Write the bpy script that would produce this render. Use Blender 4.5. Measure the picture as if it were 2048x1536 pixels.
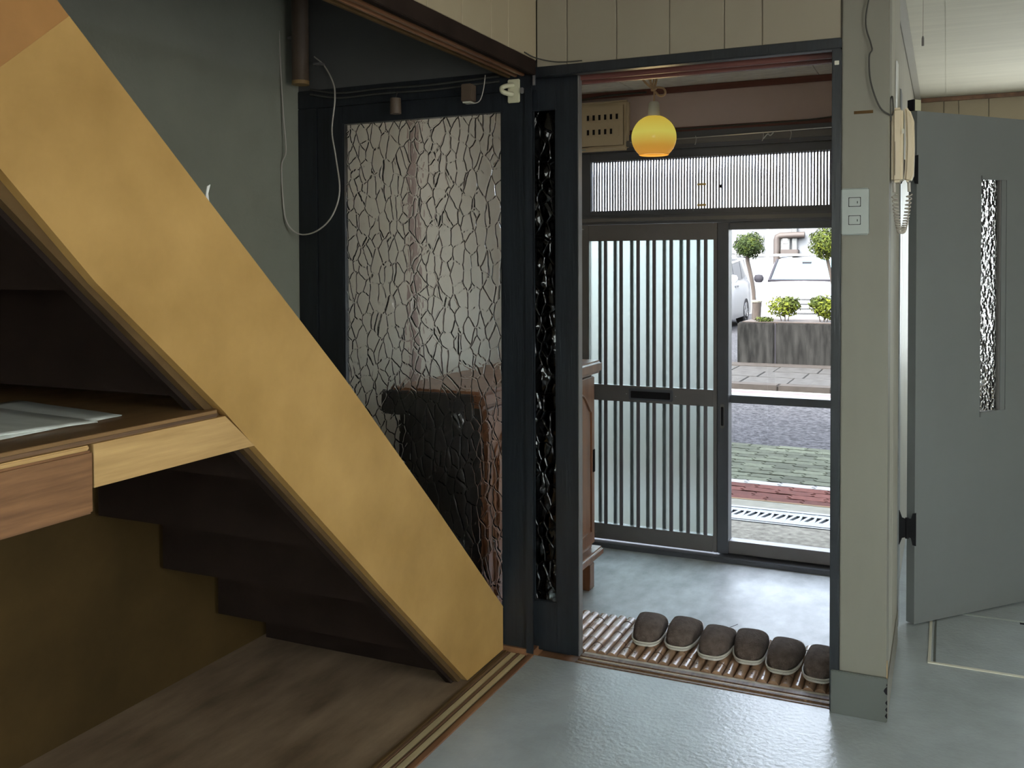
import bpy, bmesh, math, random
from mathutils import Vector, Matrix
random.seed(7)
S = bpy.context.scene
for o in list(bpy.data.objects): bpy.data.objects.remove(o)
C = S.collection

# ------------------------------------------------------------ camera
def set_camera():
    yaw, pitch, roll = map(math.radians, (24.62, -1.31, -0.2))
    fwd = Vector((-math.sin(yaw)*math.cos(pitch), math.cos(yaw)*math.cos(pitch), math.sin(pitch)))
    right = Vector((math.cos(yaw), math.sin(yaw), 0)); up = right.cross(fwd)
    r = math.cos(roll)*right + math.sin(roll)*up; u = -math.sin(roll)*right + math.cos(roll)*up
    cam = bpy.data.cameras.new('camera'); co = bpy.data.objects.new('camera', cam); C.objects.link(co)
    co.matrix_world = Matrix(((r.x, u.x, -fwd.x, 0), (r.y, u.y, -fwd.y, 0), (r.z, u.z, -fwd.z, 1.22), (0, 0, 0, 1)))
    cam.sensor_width = 36; cam.lens = 1898*36/2048; cam.shift_y = -195/2048; cam.clip_start = .02; cam.clip_end = 300
    S.camera = co
set_camera()

# ------------------------------------------------------------ world, sun, daylight
W = bpy.data.worlds.new('world'); S.world = W; W.use_nodes = True
wn = W.node_tree; bg = wn.nodes['Background']
sky = wn.nodes.new('ShaderNodeTexSky'); sky.sky_type = 'NISHITA'; sky.sun_disc = False
sky.sun_elevation = math.radians(50); sky.sun_rotation = math.radians(200); sky.dust_density = 3.0; sky.air_density = 1.0
hs0 = wn.nodes.new('ShaderNodeHueSaturation'); hs0.inputs['Saturation'].default_value = .4
wn.links.new(sky.outputs[0], hs0.inputs['Color']); wn.links.new(hs0.outputs[0], bg.inputs[0]); bg.inputs[1].default_value = 2.7
sl = bpy.data.lights.new('sun', 'SUN'); sl.energy = 2.9; sl.angle = math.radians(.6); sl.color = (1, .96, .88)
so = bpy.data.objects.new('sun', sl); C.objects.link(so)
so.rotation_euler = Vector((.30, 1.0, -1.22)).to_track_quat('-Z', 'Y').to_euler()
def area(name, loc, direction, sx, sy, power, col=(1, 1, 1)):
    l = bpy.data.lights.new(name, 'AREA'); l.shape = 'RECTANGLE'; l.size = sx; l.size_y = sy; l.energy = power; l.color = col
    o = bpy.data.objects.new(name, l); C.objects.link(o); o.location = loc
    o.rotation_euler = Vector(direction).to_track_quat('-Z', 'Z').to_euler(); return o
# daylight entering by the room's own windows (right wall and the kitchen's street wall)
area('window_daylight_room', (2.13, .55, 1.35), (-1, 0, 0), 1.9, 1.1, 32, (1, .97, .92))
area('window_daylight_kitchen', (.72, 5.40, 1.2), (0, -1, 0), 1.3, .95, 17, (.93, .97, 1))
area('added_fill_back', (.55, -2.14, 1.35), (0, 1, 0), 1.7, 1.0, 14, (1, .98, .95))  # fill lamp added behind the viewer to brighten surfaces facing the camera
S.view_settings.view_transform = 'Standard'; S.view_settings.look = 'None'
S.view_settings.exposure = 0.38; S.view_settings.gamma = 1.0; S.view_settings.use_curve_mapping = False

# ------------------------------------------------------------ materials
MATS = {}
def M(name, col, rough=.6, var=.12, scale=6, stretch=(1, 1, 1), bump=0., metal=0., spec=.5, col2=None, detail=6, bscale=None, rand=0.):
    m = bpy.data.materials.new(name); m.use_nodes = True; nt = m.node_tree; b = nt.nodes['Principled BSDF']
    tc = nt.nodes.new('ShaderNodeTexCoord'); mp = nt.nodes.new('ShaderNodeMapping'); mp.inputs['Scale'].default_value = stretch
    nt.links.new(tc.outputs['Object'], mp.inputs[0])
    nz = nt.nodes.new('ShaderNodeTexNoise'); nz.inputs['Scale'].default_value = scale; nz.inputs['Detail'].default_value = detail
    nz.inputs['Roughness'].default_value = .6; nt.links.new(mp.outputs[0], nz.inputs[0])
    rp = nt.nodes.new('ShaderNodeValToRGB'); rp.color_ramp.elements[0].position = .3; rp.color_ramp.elements[1].position = .7
    c2 = col2 or tuple(min(1, c*(1+var)) for c in col); c1 = tuple(c*(1-var) for c in col)
    rp.color_ramp.elements[0].color = (*c1, 1); rp.color_ramp.elements[1].color = (*c2, 1)
    nt.links.new(nz.outputs[0], rp.inputs[0])
    out = rp.outputs[0]
    if rand:
        oi = nt.nodes.new('ShaderNodeObjectInfo'); mr = nt.nodes.new('ShaderNodeMapRange')
        mr.inputs[3].default_value = 1-rand; mr.inputs[4].default_value = 1+rand
        nt.links.new(oi.outputs['Random'], mr.inputs[0])
        mx = nt.nodes.new('ShaderNodeVectorMath'); mx.operation = 'SCALE'
        nt.links.new(out, mx.inputs[0]); nt.links.new(mr.outputs[0], mx.inputs['Scale']); out = mx.outputs[0]
    nt.links.new(out, b.inputs['Base Color'])
    b.inputs['Roughness'].default_value = rough; b.inputs['Metallic'].default_value = metal; b.inputs['Specular IOR Level'].default_value = spec
    if bump:
        n2 = nt.nodes.new('ShaderNodeTexNoise'); n2.inputs['Scale'].default_value = bscale or scale*3; n2.inputs['Detail'].default_value = 8
        nt.links.new(mp.outputs[0], n2.inputs[0])
        bp = nt.nodes.new('ShaderNodeBump'); bp.inputs['Strength'].default_value = bump; bp.inputs['Distance'].default_value = .01
        nt.links.new(n2.outputs[0], bp.inputs['Height']); nt.links.new(bp.outputs[0], b.inputs['Normal'])
    MATS[name] = m; return m
M('beige', (0.27, 0.232, 0.173), .55, .05, 3)
M('beige_warm', (0.363, 0.299, 0.199), .55, .05, 3)
M('cream', (.36, .34, .28), .55, .05, 3, (1, 1, .2))
M('column', (0.204, 0.192, 0.155), .5, .07, 5, (1, 1, .25))
M('greygreen', (0.114, 0.123, 0.111), .45, .04, 4)
M('black', (0.012, 0.015, 0.0195), .38, .3, 12, (4, 4, .3), .1)
M('darkred', (0.153, 0.054, 0.0432), .45, .2, 12, (.3, 4, 4))
M('brownwood', (.20, .095, .045), .4, .35, 6, (3, .35, 3), .05)
M('trackwood', (.13, .07, .036), .5, .4, 14, (8, .35, 8), .1)
M('striplight', (.48, .38, .22), .5, .1, 14, (6, .5, 6))
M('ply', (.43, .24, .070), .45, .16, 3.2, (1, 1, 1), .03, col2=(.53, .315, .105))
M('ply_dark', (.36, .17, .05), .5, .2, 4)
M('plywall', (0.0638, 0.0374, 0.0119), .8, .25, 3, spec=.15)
M('plyfloor', (.26, .17, .095), .6, .45, 5, (2, .6, 1), col2=(.34, .235, .15))
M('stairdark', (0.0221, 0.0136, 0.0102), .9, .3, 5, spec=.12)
M('batten', (.10, .058, .022), .8, .2, 10, spec=.2)
M('pine', (.52, .305, .115), .5, .25, 4, (14, .8, 14), col2=(.60, .375, .155))
M('redwood', (.21, .092, .036), .55, .32, 6, (14, .9, 14), col2=(.26, .122, .05))
M('desk', (.20, .11, .045), .4, .3, 4, (6, .8, 2))
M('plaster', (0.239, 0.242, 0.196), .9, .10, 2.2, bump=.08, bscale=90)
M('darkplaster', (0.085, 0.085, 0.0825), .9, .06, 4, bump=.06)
M('whiteplaster', (.86, .84, .78), .9, .05, 4)
M('mauve', (0.544, 0.438, 0.421), .85, .05, 5)
M('vinyl', (0.358, 0.392, 0.403), .27, .14, 4.0, (1, 1, 1), .16, bscale=70)
M('concrete', (0.414, 0.443, 0.448), .45, .3, 7, (1.6, 1, 1), .08, bscale=40)
M('ceil', (.60, .57, .455), .8, .06, 6, (.35, 4, 1), .05)
M('ceil_e', (0.775, 0.75, 0.675), .9, .16, 14, (1.2, 4, 1), .12)
M('bronze', (0.149, 0.14, 0.136), .42, .08, 6)
M('bronzedk', (.085, .09, .105), .42, .1, 6)
M('bar', (0.127, 0.116, 0.127), .45, .1, 6)
M('greydoor', (0.173, 0.182, 0.18), .5, .03, 5)
M('ivory', (.58, .48, .33), .35, .03, 5)
M('offwhite', (.62, .60, .50), .4, .04, 5)
M('plate', (.33, .36, .34), .35, .03, 5)
M('hookcream', (.56, .53, .37), .4, .05, 5)
M('blackiron', (.006, .0065, .008), .7, .1, 5, spec=.2)
M('cable', (.42, .38, .33), .5, .05, 5)
M('cable_dk', (.045, .045, .04), .5, .05, 5)
M('cordtan', (.55, .37, .22), .5, .1, 60)
M('tubebrown', (.11, .075, .05), .55, .2, 10)
M('tubering', (.30, .19, .075), .5, .1, 10)
M('paper', (.60, .62, .58), .8, .10, 9, (1, 5, 1), col2=(.68, .70, .66))
M('white', (.8, .8, .78), .5, .03, 5)
M('slot', (.012, .011, .014), .7, .1, 5, spec=.15)
M('cabinet', (.25, .095, .04), .3, .28, 5, (4, 4, .35), .04, col2=(.34, .15, .07))
M('cab_shaded', (.05, .043, .04), .4, .2, 5)  # dark copy of the cabinet wood, with the shade put into its colour
M('felt', (0.12, 0.0896, 0.0752), .95, .35, 45, bump=.5, bscale=220)
M('sole', (.55, .52, .46), .6, .05, 10)
M('felt_in', (.05, .04, .035), .9, .2, 30)
M('bamboo', (.30, .185, .115), .26, .25, 9, (5, .7, 5), rand=.12)
M('node', (.07, .04, .025), .5, .2, 9)
M('metal', (.6, .61, .62), .3, .05, 6, metal=.9)
M('brass', (.5, .36, .13), .35, .1, 6, metal=.8)
# outdoors
M('asphalt', (0.0182, 0.0186, 0.0205), 1., .6, 30, bump=.3, bscale=180, col2=(0.057, 0.057, 0.0608), spec=.03)
M('conc_out', (0.135, 0.124, 0.0988), .9, .5, 22, bump=.2, bscale=80, col2=(0.185, 0.175, 0.144), spec=.08)
M('sandstrip', (0.129, 0.125, 0.102), .9, .2, 16, spec=.08)
M('paver_g', (0.0451, 0.0503, 0.0349), .9, .2, 25, rand=.32, bump=.15, spec=.08)
M('paver_r', (0.0616, 0.0216, 0.0164), .9, .3, 25, rand=.25, bump=.15, spec=.08)
M('paver_w', (0.143, 0.143, 0.14), .9, .06, 25, bump=.1)
M('joint', (.06, .062, .055), .95, .2, 25)
M('galv', (0.1, 0.112, 0.119), .45, .1, 20, metal=.3)
M('slabfar', (0.0281, 0.0266, 0.0243), .9, .25, 8, col2=(0.0384, 0.0369, 0.0346), spec=.08)
M('kerb', (0.0271, 0.0234, 0.0203), .9, .2, 10, spec=.08)
M('kerbpink', (0.0542, 0.0328, 0.0314), .9, .2, 10)
M('planterwall', (0.00646, 0.00623, 0.0057), .95, .6, 9, (1.6, 1, .3), .4, col2=(0.016, 0.0156, 0.0141), bscale=60, spec=.1)
M('soil', (0.018, 0.0108, 0.0063), 1, .4, 20)
M('carwhite', (0.198, 0.201, 0.204), .2, .0, 5)
M('carglass', (.10, .19, .23), .05, .0, 5)
M('sidegl', (.05, .052, .056), .08, .1, 5)
M('tyre', (.018, .018, .02), .8, .1, 5)
M('chrome', (0.39, 0.396, 0.408), .15, .0, 5, metal=1)
M('headlight', (.22, .30, .38), .08, .3, 20)
M('bark', (0.0228, 0.0158, 0.0114), .95, .4, 18, (3, 3, .5), .4)
M('leaf', (0.0076, 0.0152, 0.00304), .8, .5, 14, col2=(0.0213, 0.035, 0.00532), spec=.15)
M('leaf2', (0.0137, 0.0236, 0.00304), .8, .5, 14, col2=(0.0418, 0.0547, 0.00456), spec=.15)
M('leaf3', (0.0243, 0.0365, 0.00152), .8, .5, 14, col2=(0.076, 0.0874, 0.00304), spec=.15)
M('bldwall', (0.079, 0.0821, 0.0866), .9, .04, 2)
M('bldpipe', (0.0198, 0.0129, 0.00988), .7, .1, 5)
M('bldgrey', (0.0608, 0.0627, 0.0608), .7, .1, 5)
M('whiterail', (0.283, 0.283, 0.274), .5, .03, 5)
M('roof', (.10, .10, .105), .8, .1, 5)

def bsdf_nodes(name):
    m = bpy.data.materials.new(name); m.use_nodes = True; nt = m.node_tree; nt.nodes.clear()
    out = nt.nodes.new('ShaderNodeOutputMaterial'); MATS[name] = m; return m, nt, out
def pattern_glass(name, sx, sz, strength, tint=(1, 1, 1), dist=.028, tilt=1.7):
    m, nt, out = bsdf_nodes(name); N = nt.nodes.new; L = nt.links.new
    tc = N('ShaderNodeTexCoord'); mp = N('ShaderNodeMapping'); mp.inputs['Scale'].default_value = (sx, 0, sz)
    L(tc.outputs['Object'], mp.inputs[0])
    nz = N('ShaderNodeTexNoise'); nz.inputs['Scale'].default_value = .9; nz.inputs['Detail'].default_value = 2; L(mp.outputs[0], nz.inputs[0])
    ad = N('ShaderNodeVectorMath'); ad.operation = 'MULTIPLY_ADD'; ad.inputs[1].default_value = (.55, 0, .55)
    L(nz.outputs['Color'], ad.inputs[0]); L(mp.outputs[0], ad.inputs[2])
    v = N('ShaderNodeTexVoronoi'); v.feature = 'DISTANCE_TO_EDGE'; v.inputs['Scale'].default_value = 1.0; L(ad.outputs[0], v.inputs['Vector'])
    mr = N('ShaderNodeMapRange'); mr.interpolation_type = 'SMOOTHERSTEP'; mr.inputs[1].default_value = 0; mr.inputs[2].default_value = .075; mr.inputs[4].default_value = .7
    L(v.outputs['Distance'], mr.inputs[0])
    v2 = N('ShaderNodeTexVoronoi'); v2.feature = 'SMOOTH_F1'; v2.inputs['Scale'].default_value = 1.0; L(ad.outputs[0], v2.inputs['Vector'])
    mm = N('ShaderNodeMath'); mm.operation = 'MULTIPLY_ADD'; mm.inputs[1].default_value = -tilt
    L(v2.outputs['Distance'], mm.inputs[0]); L(mr.outputs[0], mm.inputs[2])
    bp = N('ShaderNodeBump'); bp.inputs['Strength'].default_value = strength; bp.inputs['Distance'].default_value = dist; L(mm.outputs[0], bp.inputs['Height'])
    g = N('ShaderNodeBsdfRefraction'); g.inputs['IOR'].default_value = 1.22; g.inputs['Roughness'].default_value = .02; g.inputs['Color'].default_value = (*tint, 1)
    gl = N('ShaderNodeBsdfGlossy'); gl.inputs['Roughness'].default_value = .06
    fr = N('ShaderNodeFresnel'); fr.inputs['IOR'].default_value = 1.45
    mx = N('ShaderNodeMixShader'); L(bp.outputs[0], g.inputs['Normal']); L(bp.outputs[0], gl.inputs['Normal']); L(bp.outputs[0], fr.inputs['Normal'])
    L(fr.outputs[0], mx.inputs[0]); L(g.outputs[0], mx.inputs[1]); L(gl.outputs[0], mx.inputs[2]); L(mx.outputs[0], out.inputs[0])
pattern_glass('glass_pebble', 31, 17, .44, tilt=.7)
pattern_glass('glass_small', 90, 70, .75, dist=.012)
pattern_glass('glass_dark', 27, 17, .5, tint=(.25, .28, .3))
def simple_glass(name, kind, col=(1, 1, 1), rough=0., ior=1.1, gloss=.06):
    m, nt, out = bsdf_nodes(name); N = nt.nodes.new; L = nt.links.new
    if kind == 'clear': a = N('ShaderNodeBsdfTransparent'); a.inputs[0].default_value = (*col, 1)
    else:
        a = N('ShaderNodeBsdfRefraction'); a.inputs['Color'].default_value = (*col, 1); a.inputs['Roughness'].default_value = rough; a.inputs['IOR'].default_value = ior
    b = N('ShaderNodeBsdfGlossy'); b.inputs['Roughness'].default_value = max(.02, rough)
    mx = N('ShaderNodeMixShader'); mx.inputs[0].default_value = gloss
    L(a.outputs[0], mx.inputs[1]); L(b.outputs[0], mx.inputs[2]); L(mx.outputs[0], out.inputs[0])
simple_glass('glass_clear', 'clear', (.97, .98, .98), gloss=.03)
simple_glass('glass_frost', 'frost', (.74, .80, .78), rough=.55, ior=1.3)
simple_glass('glass_reed', 'frost', (.97, .98, 1), rough=.12, ior=1.45, gloss=.05)
def lamp_glass():
    m, nt, out = bsdf_nodes('lamp_glass'); N = nt.nodes.new; L = nt.links.new
    tc = N('ShaderNodeTexCoord'); sp = N('ShaderNodeSeparateXYZ'); L(tc.outputs['Object'], sp.inputs[0])
    mr = N('ShaderNodeMapRange'); mr.inputs[1].default_value = -.085; mr.inputs[2].default_value = .075; L(sp.outputs[2], mr.inputs[0])
    rp = N('ShaderNodeValToRGB'); e = rp.color_ramp.elements
    e[0].position = 0; e[0].color = (.68, .27, .045, 1); e[1].position = 1; e[1].color = (.72, .50, .06, 1)
    k = rp.color_ramp.elements.new(.3); k.color = (.66, .34, .05, 1); k = rp.color_ramp.elements.new(.62); k.color = (.74, .66, .12, 1)
    L(mr.outputs[0], rp.inputs[0])
    em = N('ShaderNodeEmission'); em.inputs[1].default_value = .68; L(rp.outputs[0], em.inputs[0])
    pb = N('ShaderNodeBsdfPrincipled'); pb.inputs['Base Color'].default_value = (.55, .28, .05, 1); pb.inputs['Roughness'].default_value = .12
    ad = N('ShaderNodeAddShader'); L(em.outputs[0], ad.inputs[0]); L(pb.outputs[0], ad.inputs[1])
    mx = N('ShaderNodeMixShader'); mx.inputs[0].default_value = .25; L(em.outputs[0], mx.inputs[1]); L(pb.outputs[0], mx.inputs[2]); L(mx.outputs[0], out.inputs[0])
lamp_glass()

# ------------------------------------------------------------ builders
class MB:
    def __init__(s): s.v = []; s.f = []
    def box(s, x0, x1, y0, y1, z0, z1):
        n = len(s.v); s.v += [(x, y, z) for z in (z0, z1) for y in (y0, y1) for x in (x0, x1)]
        s.f += [tuple(n+i for i in q) for q in ((0, 2, 3, 1), (4, 5, 7, 6), (0, 1, 5, 4), (2, 6, 7, 3), (0, 4, 6, 2), (1, 3, 7, 5))]; return s
    def prism(s, pts, axis, a, b):
        def P(u, w, t): return (t, u, w) if axis == 'x' else ((u, t, w) if axis == 'y' else (u, w, t))
        n = len(s.v); k = len(pts); s.v += [P(u, w, a) for u, w in pts]+[P(u, w, b) for u, w in pts]
        s.f += [tuple(range(n, n+k)), tuple(range(n+2*k-1, n+k-1, -1))]+[(n+i, n+k+i, n+k+(i+1) % k, n+(i+1) % k) for i in range(k)]; return s
    def tube(s, path, r, n=8, cap=True):
        P = [Vector(p) for p in path]; R = r if isinstance(r, (list, tuple)) else [r]*len(P)
        t0 = (P[1]-P[0]).normalized(); nrm = t0.orthogonal().normalized(); base = len(s.v)
        for i, p in enumerate(P):
            t = ((P[min(i+1, len(P)-1)]-P[max(i-1, 0)])).normalized()
            nrm = (nrm-t*nrm.dot(t)).normalized(); bn = t.cross(nrm)
            for j in range(n):
                a = 2*math.pi*j/n; s.v.append(tuple(p+R[i]*(math.cos(a)*nrm+math.sin(a)*bn)))
        for i in range(len(P)-1):
            for j in range(n):
                a = base+i*n+j; b = base+i*n+(j+1) % n; s.f.append((a, b, b+n, a+n))
        if cap: s.f += [tuple(range(base+n-1, base-1, -1)), tuple(range(base+(len(P)-1)*n, base+len(P)*n))]
        return s
    def lathe(s, prof, c, n=32):
        b = len(s.v)
        for r, z in prof:
            for j in range(n): a = 2*math.pi*j/n; s.v.append((c[0]+r*math.cos(a), c[1]+r*math.sin(a), c[2]+z))
        for i in range(len(prof)-1):
            for j in range(n): a = b+i*n+j; q = b+i*n+(j+1) % n; s.f.append((a, q, q+n, a+n))
        return s
    def grid(s, fn, nu, nv):
        b = len(s.v); s.v += [tuple(fn(i/nu, j/nv)) for i in range(nu+1) for j in range(nv+1)]
        for i in range(nu):
            for j in range(nv): a = b+i*(nv+1)+j; s.f.append((a, a+nv+1, a+nv+2, a+1))
        return s
    def rot(s, ang, c=(0, 0)):
        ca, sa = math.cos(ang), math.sin(ang); s.v = [(c[0]+(x-c[0])*ca-(y-c[1])*sa, c[1]+(x-c[0])*sa+(y-c[1])*ca, z) for x, y, z in s.v]; return s
    def move(s, d): s.v = [(x+d[0], y+d[1], z+d[2]) for x, y, z in s.v]; return s
    def build(s, name, mat, parent=None, bevel=0, seg=2, smooth=False, recalc=True, local=False):
        me = bpy.data.meshes.new(name); me.from_pydata(s.v, [], s.f)
        bm = bmesh.new(); bm.from_mesh(me)
        if recalc: bmesh.ops.recalc_face_normals(bm, faces=bm.faces)
        if bevel: bmesh.ops.bevel(bm, geom=[e for e in bm.edges if e.calc_face_angle(0) > .4], offset=bevel, segments=seg, affect='EDGES', clamp_overlap=True)
        bm.to_mesh(me); bm.free()
        if smooth:
            for p in me.polygons: p.use_smooth = True
            if hasattr(me, 'set_sharp_from_angle'): me.set_sharp_from_angle(angle=math.radians(40))
        me.materials.append(MATS[mat]); o = bpy.data.objects.new(name, me); C.objects.link(o)
        if parent:
            o.parent = parent
            if not local: o.matrix_parent_inverse = parent.matrix_basis.inverted()
        return o
def tag(o, label=None, cat=None, group=None, kind=None):
    if label: o['label'] = label
    if cat: o['category'] = cat
    if group: o['group'] = group
    if kind: o['kind'] = kind
    return o
def thing(name, loc, label, cat, group=None, kind=None, rz=0):
    o = bpy.data.objects.new(name, None); C.objects.link(o); o.location = loc; o.rotation_euler = (0, 0, rz); o.empty_display_size = .1
    return tag(o, label, cat, group, kind)
def B(x0, x1, y0, y1, z0, z1, name, mat, parent=None, bevel=0, **k): return MB().box(x0, x1, y0, y1, z0, z1).build(name, mat, parent, bevel, **k)
def st(o, label, cat): return tag(o, label, cat, kind='structure')
def catmull(pts, n=8):
    P = [Vector(p) for p in pts]; P = [P[0]*2-P[1]]+P+[P[-1]*2-P[-2]]; out = []
    for i in range(1, len(P)-2):
        for k in range(n):
            t = k/n; a, b, c, d = P[i-1:i+3]
            out.append(.5*((2*b)+(c-a)*t+(2*a-5*b+4*c-d)*t*t+(3*b-a-3*c+d)*t*t*t))
    return [tuple(p) for p in out]+[tuple(P[-2])]
Y0 = 2.696; XL = -2.05; ZC = 2.085

# ============================================================ SETTING: floors, ceilings, walls
st(B(-1.165, 2.2, -2.2, 2.70, -.10, 0, 'floor', 'vinyl'), 'grey mottled vinyl floor of the room', 'floor')
st(B(-.16, 2.2, 2.7001, 5.46, -.10, 0, 'floor_kitchen', 'vinyl'), 'grey vinyl floor around the open grey door', 'floor')
st(B(XL, -1.245, -2.2, 2.69, -.10, 0, 'floor_closet', 'plyfloor'), 'stained brown plywood floor under the stairs', 'floor')
st(B(XL, -.235, 2.79, 4.50, -.32, -.2, 'floor_entrance', 'concrete'), 'grey concrete floor of the entrance hall with fine cracks', 'floor')
st(B(-1.15, 2.2, -2.2, 2.69, ZC, ZC+.1, 'ceiling', 'ceil'), 'pale ceiling of the room', 'ceiling')
ck = thing('ceiling_kitchen', (0, 4, ZC), 'pale green-grey boarded ceiling above the open grey door', 'ceiling', kind='structure')
xs = [-.165, -.006, .42, .85, 1.28, 1.71, 2.2]
for i in range(len(xs)-1): B(xs[i]+.0004, xs[i+1]-.0004, 2.691, 5.46, ZC, ZC+.02, 'panel', 'ceil', ck, .0015, seg=1)
for x in xs[1:-1]: B(x-.004, x+.004, 2.695, 5.43, ZC-.0015, ZC+.001, 'batten', 'ceil', ck)
B(-.2, 2.2, 2.691, 5.46, ZC+.02, ZC+.1, 'backing', 'ceil', ck)
ce = thing('ceiling_entrance', (-1, 3.6, ZC), 'mottled off-white ceiling of the entrance hall', 'ceiling', kind='structure')
for a, b in ((XL, -1.42), (-1.417, -.54), (-.537, -.235)): B(a, b, 2.81, 4.57, ZC, ZC+.02, 'panel', 'ceil_e', ce, .002)
B(XL, -.235, 2.81, 4.57, ZC+.02, ZC+.1, 'backing', 'ceil_e', ce)
st(B(XL-.1, XL, -2.2, 2.735, -.1, 3.6, 'wall_left', 'plaster'), 'dull olive plaster wall rising beside the stairs', 'wall')
wle = st(B(XL-.1, XL, 2.736, 4.6, -.3, 2.2, 'wall_left_entrance', 'whiteplaster'), 'pale plaster wall of the entrance hall behind the pebbled glass', 'wall')
B(XL-.05, XL+.025, 3.43, 3.485, -.2, ZC, 'post', 'mauve', wle, .004)
# plywood lining of the wall under the stairs (follows the stair line)
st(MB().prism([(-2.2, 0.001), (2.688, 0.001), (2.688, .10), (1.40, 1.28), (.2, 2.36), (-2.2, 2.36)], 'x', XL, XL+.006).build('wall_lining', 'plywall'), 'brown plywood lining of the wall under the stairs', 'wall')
# front wall above the glass door
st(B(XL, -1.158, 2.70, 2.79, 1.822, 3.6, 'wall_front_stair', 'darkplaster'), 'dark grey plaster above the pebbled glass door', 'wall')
wf = thing('wall_front', (-.7, 2.75, 1.83), 'beige boarded wall above the entrance opening', 'wall', kind='structure')
B(-1.15, -.262, 2.702, 2.80, 1.826, ZC, 'backing', 'beige', wf)
sx = [-1.15, -1.05, -.893, -.733, -.575, -.47, -.262]
for a, b in zip(sx[:-1], sx[1:]): B(a+.0015, b-.0015, Y0, 2.702, 1.826, ZC, 'panel', 'beige', wf, .0012, seg=1)
ws = thing('wall_stair', (-1.2, .5, 1.9), 'warm beige boarded wall above the closet lintel', 'wall', kind='structure')
B(-1.24, -1.156, -2.2, 2.694, 1.847, ZC, 'backing', 'beige_warm', ws)
ys = [-2.2, -1.6, -1.0, -.4, .2, .8, 1.4, 1.82, 2.02, 2.205, 2.377, 2.49, 2.695]
for a, b in zip(ys[:-1], ys[1:]): B(-1.156, -1.150, a+.0015, b-.0015, 1.847, ZC, 'panel', 'beige_warm', ws, .0012, seg=1)
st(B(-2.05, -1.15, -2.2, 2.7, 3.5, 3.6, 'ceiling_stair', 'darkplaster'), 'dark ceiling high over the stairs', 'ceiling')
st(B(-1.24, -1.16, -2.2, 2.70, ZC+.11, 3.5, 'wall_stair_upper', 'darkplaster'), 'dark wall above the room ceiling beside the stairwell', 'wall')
wk = thing('wall_back', (0, -2.25, 0), 'plain cream wall behind the viewer with an added window', 'wall', kind='structure')
for a in ((-2.15, 2.3, -.1, .80), (-2.15, 2.3, 1.90, 3.6), (-2.15, -.32, .80, 1.90), (1.42, 2.3, .80, 1.90)): B(a[0], a[1], -2.3, -2.2, a[2], a[3], 'section', 'cream', wk)
w5 = thing('added_window_back', (.55, -2.25, .8), 'added frosted window in the unseen wall behind the viewer', 'window', kind='structure')  # unseen window added to go with the back fill lamp
for a in ((-.32, -.28), (.53, .57), (1.38, 1.42)): B(a[0], a[1], -2.28, -2.22, .80, 1.90, 'stile', 'bronze', w5)
for a in ((.80, .84), (1.86, 1.90)): B(-.32, 1.42, -2.28, -2.22, a[0], a[1], 'rail', 'bronze', w5)
B(-.28, 1.38, -2.25, -2.245, .84, 1.86, 'pane', 'glass_frost', w5)
# right wall with a window
wr = thing('wall_right', (2.25, 1, 0), 'cream wall at the right of the room with a wide window', 'wall', kind='structure')
for a in ((-2.2, 5.46, -.1, .78), (-2.2, 5.46, 1.93, 2.2), (-2.2, -.42, .78, 1.93), (1.52, 5.46, .78, 1.93)): B(2.2, 2.3, a[0], a[1], a[2], a[3], 'section', 'cream', wr)
w2 = thing('window_2', (2.25, .55, .78), 'wide frosted window in the right wall', 'window', kind='structure')
for a in ((-.42, -.38), (.53, .57), (1.48, 1.52)): B(2.22, 2.28, a[0], a[1], .78, 1.93, 'stile', 'bronze', w2)
for a in ((.78, .82), (1.89, 1.93)): B(2.22, 2.28, -.42, 1.52, a[0], a[1], 'rail', 'bronze', w2)
B(2.245, 2.25, -.38, 1.48, .82, 1.89, 'pane', 'glass_frost', w2)
# wall between the entrance hall and the kitchen
wh = thing('wall_side', (-.2, 4, 0), 'pale boarded wall running back beside the open grey door', 'wall', kind='structure')
B(-.235, -.17, 2.80, 5.46, -.1, ZC, 'core', 'cream', wh)
hy = [2.80, 2.96, 3.28, 3.50, 3.66, 3.82, 3.98, 4.14, 4.30, 4.46, 4.66, 4.86, 5.06, 5.26, 5.46]
for i, (a, b) in enumerate(zip(hy[:-1], hy[1:])):
    x1 = -.14 if b < 3.45 else -.158
    B(-.17, x1, a+.0012, b-.0012, .001, ZC, 'panel', 'cream', wh, .004, seg=1)
wfar = thing('wall_far', (.8, 5.5, 0), 'tan boarded wall at the far end behind the grey door', 'wall', kind='structure')
fx = [-.158, -.02, .05, .19, .40, .61, .82, 1.03, 1.24, 1.45, 1.8, 2.2]
for a, b in zip(fx[:-1], fx[1:]):
    if b <= .05 or a >= 1.45: B(a+.0015, b-.0015, 5.46, 5.475, -.1, ZC, 'panel', 'beige_warm', wfar, .001, seg=1)
    else:
        B(a+.0015, b-.0015, 5.46, 5.475, -.1, .70, 'panel', 'beige_warm', wfar, .001, seg=1); B(a+.0015, b-.0015, 5.46, 5.475, 1.70, ZC, 'panel', 'beige_warm', wfar, .001, seg=1)
w3 = thing('window_3', (.8, 5.5, .7), 'bright frosted window glimpsed through the slit of the grey door', 'window', kind='structure')
for a in ((.05, .08), (.73, .77), (1.42, 1.45)): B(a[0], a[1], 5.46, 5.52, .70, 1.70, 'stile', 'bronze', w3)
for a in ((.70, .73), (1.67, 1.70)): B(.05, 1.45, 5.46, 5.52, a[0], a[1], 'rail', 'bronze', w3)
B(.08, 1.42, 5.485, 5.49, .73, 1.67, 'pane', 'glass_frost', w3)
B(-.2, 2.2, 5.475, 5.53, 1.70, 2.3, 'core', 'cream', wfar); B(-.2, 2.2, 5.475, 5.53, -.3, .70, 'core', 'cream', wfar)
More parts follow.
